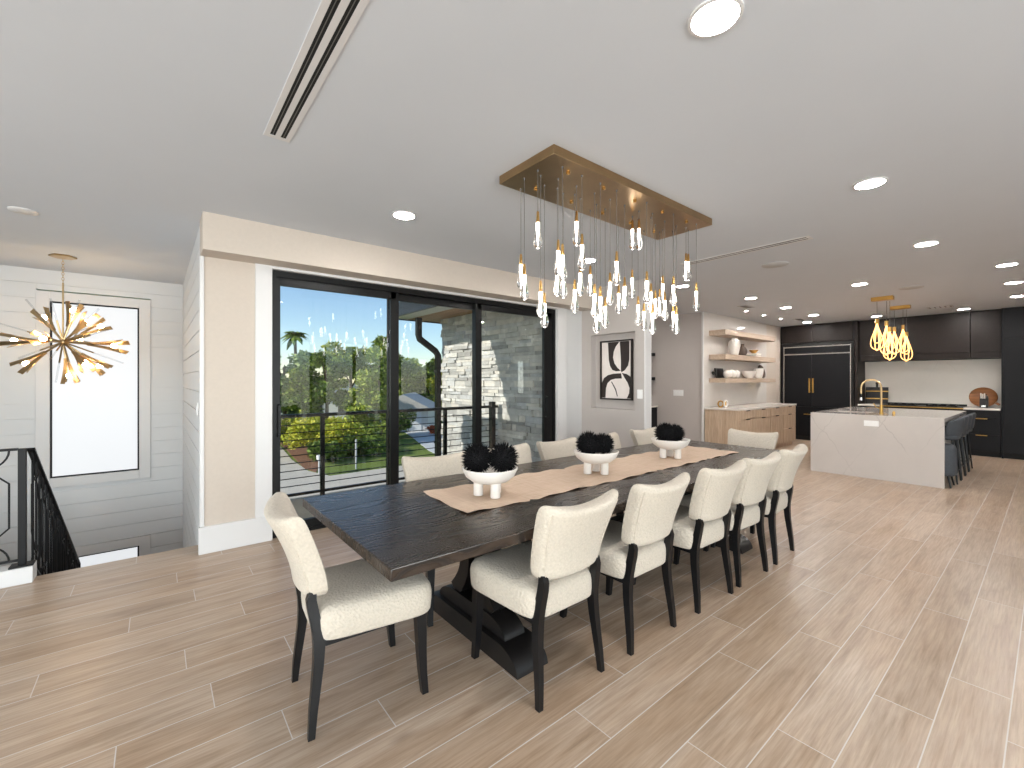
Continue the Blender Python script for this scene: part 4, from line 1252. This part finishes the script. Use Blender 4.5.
# stone
mb = MB(); rs = random.Random(5)
def course(z, h, face, y0, y1):
    y = y0
    while y < y1:
        l = rs.uniform(.12, .46); e = min(y1, y+l)
        if y1-e < .07: e = y1
        p = rs.choice((.0, .012, .02, .03, .042))+rs.uniform(0, .01)
        mb.box(4.40-p, 4.52, y+.002, e-.002, z+.002, z+h-.002)
        y = e
z = G
while z < 2.62:
    h = rs.choice((.05, .065, .08, .10, .055)) if z > -.3 else .2
    h = min(h, 2.62-z)
    course(z, h, 0, WY+.2, 7.60); z += h
z = G
while z < 2.62:    # return on the far end
    h = rs.choice((.06, .08, .1)) if z > -.3 else .2
    h = min(h, 2.62-z); x = 4.41
    while x < 5.6:
        e = min(5.6, x+rs.uniform(.15, .45)); mb.box(x, e-.003, 7.5, 7.6+rs.uniform(0, .035), z+.002, z+h-.002); x = e
    z += h
mb.box(4.46, 5.0, WY+.21, 7.56, G, 2.62)
struct(mb.build('wall_stone', M['stone'], smooth=0))
mb = MB(); mb.box(X0-1.7, X0-.12, YB-.3, SY1+.2, 2.56, 2.72)
struct(mb.build('added_sun_block_left', M['white'], smooth=0))  # unseen overhang added to keep a sun patch off the visible floor
# roof over the wing: white soffit strip + timber strip
mb = MB(); mb.box(3.48, 3.84, 4.62, 8.0, 2.62, 2.66); mb.box(3.48, 3.84, WY+.2, 4.7, 2.62, 2.66)
struct(mb.build('soffit_white', M['white'], smooth=0))
mb = MB(); mb.box(3.84, 5.6, WY+.2, 8.0, 2.62, 2.66)
struct(mb.build('soffit_timber', mat_wood('cedar_soffit', (150, 104, 66), (190, 142, 96), 'y', .5, 1.0, .05, local=False), smooth=0))
mb = MB(); mb.box(3.44, 5.7, 8.0, 8.05, 2.60, 2.85); mb.box(3.44, 3.48, 4.62, 8.0, 2.60, 2.85); mb.box(3.48, 5.7, WY+.2, 8.0, 2.66, 2.85)
struct(mb.build('roof_wing', M['black'], smooth=0))
mb = MB(); mb.box(SX+.2, 3.48, WY+.2, 6.21, 2.66, 2.86)
struct(mb.build('roof_balcony', M['white'], smooth=0))
mb = MB(); mb.box(X0-.1, SX+.02, SY1-3.0, SY1+.2, CEIL+.141, 2.93)
struct(mb.build('roof_stairs', M['white'], smooth=0))
ds = thing('downspout', 'dark bent downspout running down the end of the stone wall', 'downspout', (4.33, 7.60, G))
q = MB(); q.tube([(-.42, .06, 2.63-G), (-.42, .06, 2.30-G), (-.40, .06, 2.22-G), (-.06, .06, 2.0-G), (0, .06, 1.92-G), (0, .06, .0)], 1.0, 4, sect=(.05, .045)); q.build('pipe', M['black'], ds)
for z in (1.6, .2, -1.5):
    MB().box(-.06, .06, .0, .118, z-.02-G, z+.02-G).build('bracket', M['black'], ds)

# ------------------------------------------------------------------ garden beyond
def gp(px, py, z=G):
    u = (px-512)/439; d = (z-1.43)*439/(380-py)
    return Vector((d*(.63+.7766*u), d*(.7766-.63*u), z))
def at(px, d, z):
    u = (px-512)/439
    return Vector((d*(.63+.7766*u), d*(.7766-.63*u), z))
def mat_grass():
    t = NT('lawn_grass'); p = t.pos()
    n = t.noise(p, .35, 4, .6); n2 = t.noise(p, 14, 4, .7)
    c = t.ramp(n, [(.3, srgb(92, 110, 52)), (.7, srgb(134, 148, 74))])
    t.base(t.mix(.5, c, t.ramp(n2, [(.3, (.5, .5, .5)), (.7, (1, 1, 1))]), 'MULTIPLY'))
    t.set(Roughness=.9, Specular_IOR_Level=.1); t.bump(n2, .5, .05)
    return t.m
mb = MB(); mb.box(-80, 160, 8.5, 190, G-.3, G-.02)
mb.box(.5, 4.3, 4.7, 8.5, G-.3, G-.02)
struct(mb.build('lawn', mat_grass(), smooth=0))
def slab(name, pxs, mat, dz=.0, th=.06):
    mb = MB(); mb.prism([gp(*p)+Vector((0, 0, dz)) for p in pxs], (0, 0, -th)); return struct(mb.build(name, mat, smooth=0))
slab('concrete_path', [(255, 446), (280, 446), (292, 460), (308, 471), (330, 476), (400, 466), (452, 458), (452, 480), (400, 500), (250, 520)], M['conc'], .01)
slab('driveway', [(399, 428.5), (441, 428.5), (447, 434), (452, 462), (428, 450), (412, 437)], plain('shaded_driveway', (198, 198, 196), .9, noise=.06, nscale=1), .012)
slab('mulch_bed', [(280, 443), (300, 441), (322, 461), (316, 472), (304, 468)], plain('red_brown_mulch', (128, 88, 62), .95, noise=.2, nscale=6), .014)
leafA = mat_leaf('dark_green_leaves', (66, 90, 40), (138, 156, 68))
leafB = mat_leaf('yellow_green_leaves', (150, 164, 44), (228, 216, 84))
leafC = mat_leaf('mid_green_leaves', (104, 130, 52), (190, 196, 92))
leafD = mat_leaf('blue_green_leaves', (92, 122, 80), (164, 178, 118))
leafR = mat_leaf('red_orange_leaves', (150, 50, 24), (206, 104, 52))
def foliage(blobs, n, size, seed):
    r = random.Random(seed); mb = MB(); tot = sum(b[3]**2 for b in blobs)
    for (x, y, z, R) in blobs:
        for _ in range(int(n*R*R/tot)):
            d = Vector((r.gauss(0, 1), r.gauss(0, 1), r.gauss(0, 1))).normalized()
            rr = R*(r.random()**.33)*r.uniform(.8, 1.08)
            c = Vector((x, y, z))+Vector((d.x*rr, d.y*rr, d.z*rr*.8))
            a = Vector((r.gauss(0, 1), r.gauss(0, 1), r.gauss(0, .7))).normalized(); b = a.orthogonal().normalized()
            b = Matrix.Rotation(r.uniform(0, 6.28), 3, a) @ b
            s = size*r.uniform(.6, 1.3)
            mb.quad(c-a*s, c+b*s*.45, c+a*s, c-b*s*.45)
    return mb
def tree(px, d, ztop, R, leaf, label, seed, n=2600, size=.28, name='tree', spread=1.0, trunk=True, cat='tree', group='trees beyond the balcony'):
    p = at(px, d, G); r = random.Random(seed)
    t = thing(name, label, cat, p, 0, group)
    H = ztop-G
    blobs = []
    cr = min(H*.46, R*1.2); zc = H-cr
    for k in range(34):                       # many small clumps through an uneven crown
        d_ = Vector((r.gauss(0, 1), r.gauss(0, 1), r.gauss(0, 1))).normalized()*r.uniform(.45, 1.0)
        rb = R*r.uniform(.16, .30)
        blobs.append((d_.x*R*spread*.9, d_.y*R*spread*.9, min(H-rb*.7, zc+d_.z*cr*.9), rb))
    foliage(blobs, int(n*1.5), size*.78, seed).build('foliage', leaf, t, smooth=0)
    if trunk:
        q = MB(); q.tube([(0, 0, 0), (.1*R*.3, 0, H*.35), (0, .05, H*.75)], [.05*H*.5, .035*H*.5, .02*H*.5], 8)
        for k in range(4):
            a = 1.6*k+seed; q.tube([(0, 0, H*(.35+.08*k)), (R*.45*math.cos(a), R*.45*math.sin(a), H*(.6+.07*k))], [.02*H*.4, .01*H*.4], 6)
        q.build('trunk', M['bark'], t)
    return t
tree(284, 36, 4.4, 3.0, leafD, 'blue green tree at the left edge of the glass door', 11, 3600, .3)
tree(326, 33, 4.0, 2.6, leafA, 'dark green tree behind the left balcony post', 12, 3600, .24)
tree(350, 46, 6.9, 3.9, leafC, 'tall loose green tree in the middle of the left glass panel', 13, 4200, .3, spread=1.2)
tree(379, 55, 7.6, 3.5, leafA, 'tall dark tree beside the first black door stile', 14, 3600, .3, spread=1.2)
tree(366, 32, 2.2, 2.0, leafC, 'mid green tree low behind the balcony rail', 15, 3200, .22)
tree(301, 36, 2.6, 1.8, leafC, 'mid green tree low at the left behind the rail', 16, 3200, .22)
tree(398, 72, 6.0, 5.2, leafC, 'broad green tree seen left of the downspout', 17, 4200, .42)
tree(428, 58, 4.7, 4.0, leafA, 'broad dark green tree behind the grey garage roof', 18, 4200, .42)
tree(446, 51, 3.6, 2.4, leafB, 'yellow green slender tree beside the stone wall', 19, 2200, .28)
tree(262, 43, 3.0, 2.6, leafA, 'dark tree half hidden by the left door jamb', 20, 2600, .28)
def bush(px, d, h, R, leaf, label, seed, n=2200, size=.14):
    p = at(px, d, G); t = thing('shrub', label, 'shrub', p, 0, 'shrubs in the yard'); r = random.Random(seed)
    bl = [(r.uniform(-R, R)*.7, r.uniform(-R, R)*.7, h-R*.45-r.uniform(0, h*.45), R*r.uniform(.4, .6)) for k in range(8)]
    foliage(bl, n, size, seed).build('foliage', leaf, t, smooth=0)
    q = MB()
    for k in range(5): q.tube([(0, 0, 0), (R*.3*math.cos(k*1.3), R*.3*math.sin(k*1.3), h*.6)], [.05, .02], 6)
    q.build('stems', M['bark'], t)
bush(283, 31, 2.6, 1.6, leafB, 'yellow green shrub at the left end of the rail', 31)
bush(316, 27.5, 2.7, 1.5, leafB, 'yellow green shrub behind the left balcony post', 32)
bush(337, 26.5, 2.9, 1.8, leafB, 'large yellow green shrub in the middle of the left glass panel', 33, 2600)
bush(326, 25, 1.5, 1.1, leafA, 'dark green shrub under the yellow ones', 34)
bush(352, 27, 1.7, 1.6, leafA, 'dark green shrub behind the white post', 35)
bush(376, 30, 2.0, 1.7, leafC, 'green shrub beside the first black door stile', 36)
bush(435.5, 38, .9, .75, leafR, 'small red flowering shrub by the driveway', 37, 700, .12)
bush(398, 36, 2.4, 1.6, leafA, 'dark shrub at the left of the garage', 38)
# palm
pp = at(294, 46, G); pal = thing('palm_tree', 'palm tree rising above the other trees at far left of the glass', 'tree', pp)
q = MB(); q.tube([(0, 0, 0), (.2, 0, 5), (.1, 0, 9.3)], [.25, .18, .14], 8); q.build('trunk', M['bark'], pal)
q = MB(); r = random.Random(3)
for k in range(26):
    a = 2*PI*k/26+r.uniform(-.2, .2); e = r.uniform(-.2, 1.2); Lf = r.uniform(1.2, 1.7)
    d = Vector((math.cos(a), math.sin(a), 0)); sd = Vector((-d.y, d.x, 0))
    prev = None
    for j in range(7):
        s = j/6; c = Vector((.1, 0, 9.3))+d*(Lf*s*math.cos(e*.6))+Vector((0, 0, Lf*(math.sin(e)*s-.75*s*s)))
        w_ = .30*math.sin(PI*min(1, .12+s*.85))
        if prev: 
            q.quad(prev[0]-sd*prev[1]+Vector((0, 0, -prev[1]*.5)), prev[0], c, c-sd*w_+Vector((0, 0, -w_*.5))); q.quad(prev[0], prev[0]+sd*prev[1]+Vector((0, 0, -prev[1]*.5)), c+sd*w_+Vector((0, 0, -w_*.5)), c)
        prev = (c, w_)
q.build('fronds', leafA, pal, smooth=0)
# neighbour's garage and house
gh = at(417, 41, G); gar = thing('garage', 'white neighbouring garage with pale grey roof beside the driveway', 'garage', gh, math.radians(-35))
MB().box(-3.2, 1.2, -1.4, 5, 0, 2.0).build('wall', M['white'], gar, smooth=0)
MB().box(-2.6, .6, -1.45, -1.39, 0, 1.75).build('garage_door', plain('pale_door', (214, 218, 222), .6), gar, smooth=0)
q = MB(); q.prism([(-3.7, -1.8, 1.95), (1.7, -1.8, 1.95), (-1.0, -1.8, 3.35)], (0, 7.2, 0)); q.build('roof', plain('pale_grey_shingles', (186, 182, 176), .9, noise=.08), gar, smooth=0)
hs = at(330, 54, G); hou = thing('house', 'low white house glimpsed among the trees behind the rail', 'house', hs, math.radians(-30))
MB().box(-6, 4, -2, 4, 0, 2.9).build('wall', M['white'], hou, smooth=0)
q = MB(); q.prism([(-6.6, -2.6, 2.85), (-6.6, 4.6, 2.85), (-6.6, 1, 4.2)], (11.2, 0, 0)); q.build('roof', plain('grey_green_roof', (120, 132, 128), .9), hou, smooth=0)
for k in range(3):
    MB().box(-5.0+3.2*k, -3.6+3.2*k, -2.05, -1.98, .8, 2.1).build('window', M['vent_dark'], hou, smooth=0)
for (px, py0, py1, nm, lab) in ((319.5, 458, 474, 'mailbox', 'small white mailbox post on the grass beside the path'), ):
    g0 = gp(px, py1); o = thing(nm, lab, 'mailbox', g0)
    MB().box(-.05, .05, -.05, .05, 0, .85, .005).build('post', M['trimwhite'], o)
    MB().box(-.10, .10, -.2, .2, .70, .92, .02).build('box', M['trimwhite'], o)
g0 = gp(356, 469); o = thing('post', 'slim white post standing on the grass behind the rail', 'post', g0)
MB().box(-.035, .035, -.035, .035, 0, 1.5, .005).build('shaft', M['trimwhite'], o)
MB().lathe([(.045, 1.5), (.05, 1.52), (.0, 1.56)], n=10).build('cap', M['trimwhite'], o)

# ------------------------------------------------------------------ light
sd = Vector((1, -.222, -.53)).normalized()
sun = bpy.data.lights.new('sun', 'SUN'); sun.energy = 3.1; sun.angle = .009; sun.color = (1, .94, .84)
so = bpy.data.objects.new('sun', sun); COL.objects.link(so); so.rotation_euler = sd.to_track_quat('-Z', 'Y').to_euler(); so.location = (-5, 12, 12)
w = bpy.data.worlds.new('sky'); sc.world = w; w.use_nodes = True
nt = w.node_tree; bg = nt.nodes['Background']
sky = nt.nodes.new('ShaderNodeTexSky'); sky.sky_type = 'NISHITA'; sky.sun_disc = False
sky.sun_elevation = math.radians(27); sky.sun_rotation = math.atan2(-sd.x, -sd.y); sky.air_density = 1.0; sky.dust_density = 0.05; sky.ozone_density = 3.0
nt.links.new(sky.outputs[0], bg.inputs[0]); bg.inputs[1].default_value = .115
def area(name, loc, size, energy, rot, color=(1, 1, 1)):
    l = bpy.data.lights.new(name, 'AREA'); l.shape = 'RECTANGLE'; l.size, l.size_y = size; l.energy = energy; l.color = color
    o = bpy.data.objects.new(name, l); COL.objects.link(o); o.location = loc; o.rotation_euler = rot
    return o
for (a, b, z0, z1), e in zip(wins, (27, 27, 1.6, 1.6, 1.6, 6)):      # daylight entering the windows behind the camera
    A_ = (b-a)*(z1-z0)
    area('window_lamp', ((a+b)/2, YB-.16, (z0+z1)/2), (b-a, z1-z0), e*A_, (PI/2, 0, 0), (.92, .965, 1.0))

for (a, b) in added_left_wins:  # lamps outside the added left windows, brightening the left of the room
    area('window_lamp', (X0-.14, (a+b)/2, 1.25), (b-a, 2.5), 16*(b-a)*2.5, (PI/2, 0, -PI/2), (.94, .975, 1.0))

# ------------------------------------------------------------------ camera
cam = bpy.data.cameras.new('camera'); co = bpy.data.objects.new('camera', cam); COL.objects.link(co)
co.location = CAM
co.rotation_euler = FWD.to_track_quat('-Z', 'Y').to_euler()
cam.sensor_fit = 'HORIZONTAL'; cam.sensor_width = 36; cam.lens = 36*439/1024
cam.shift_y = -4/1024; cam.clip_start = .05; cam.clip_end = 500
sc.camera = co
vs = sc.view_settings
vs.view_transform = 'Standard'; vs.look = 'None'; vs.gamma = 1; vs.use_curve_mapping = False; vs.exposure = 0.72
sc.cycles.use_denoising = True
sc.cycles.max_bounces = 10; sc.cycles.diffuse_bounces = 5; sc.cycles.glossy_bounces = 4; sc.cycles.transmission_bounces = 8; sc.cycles.transparent_max_bounces = 12
sc.cycles.sample_clamp_indirect = 6
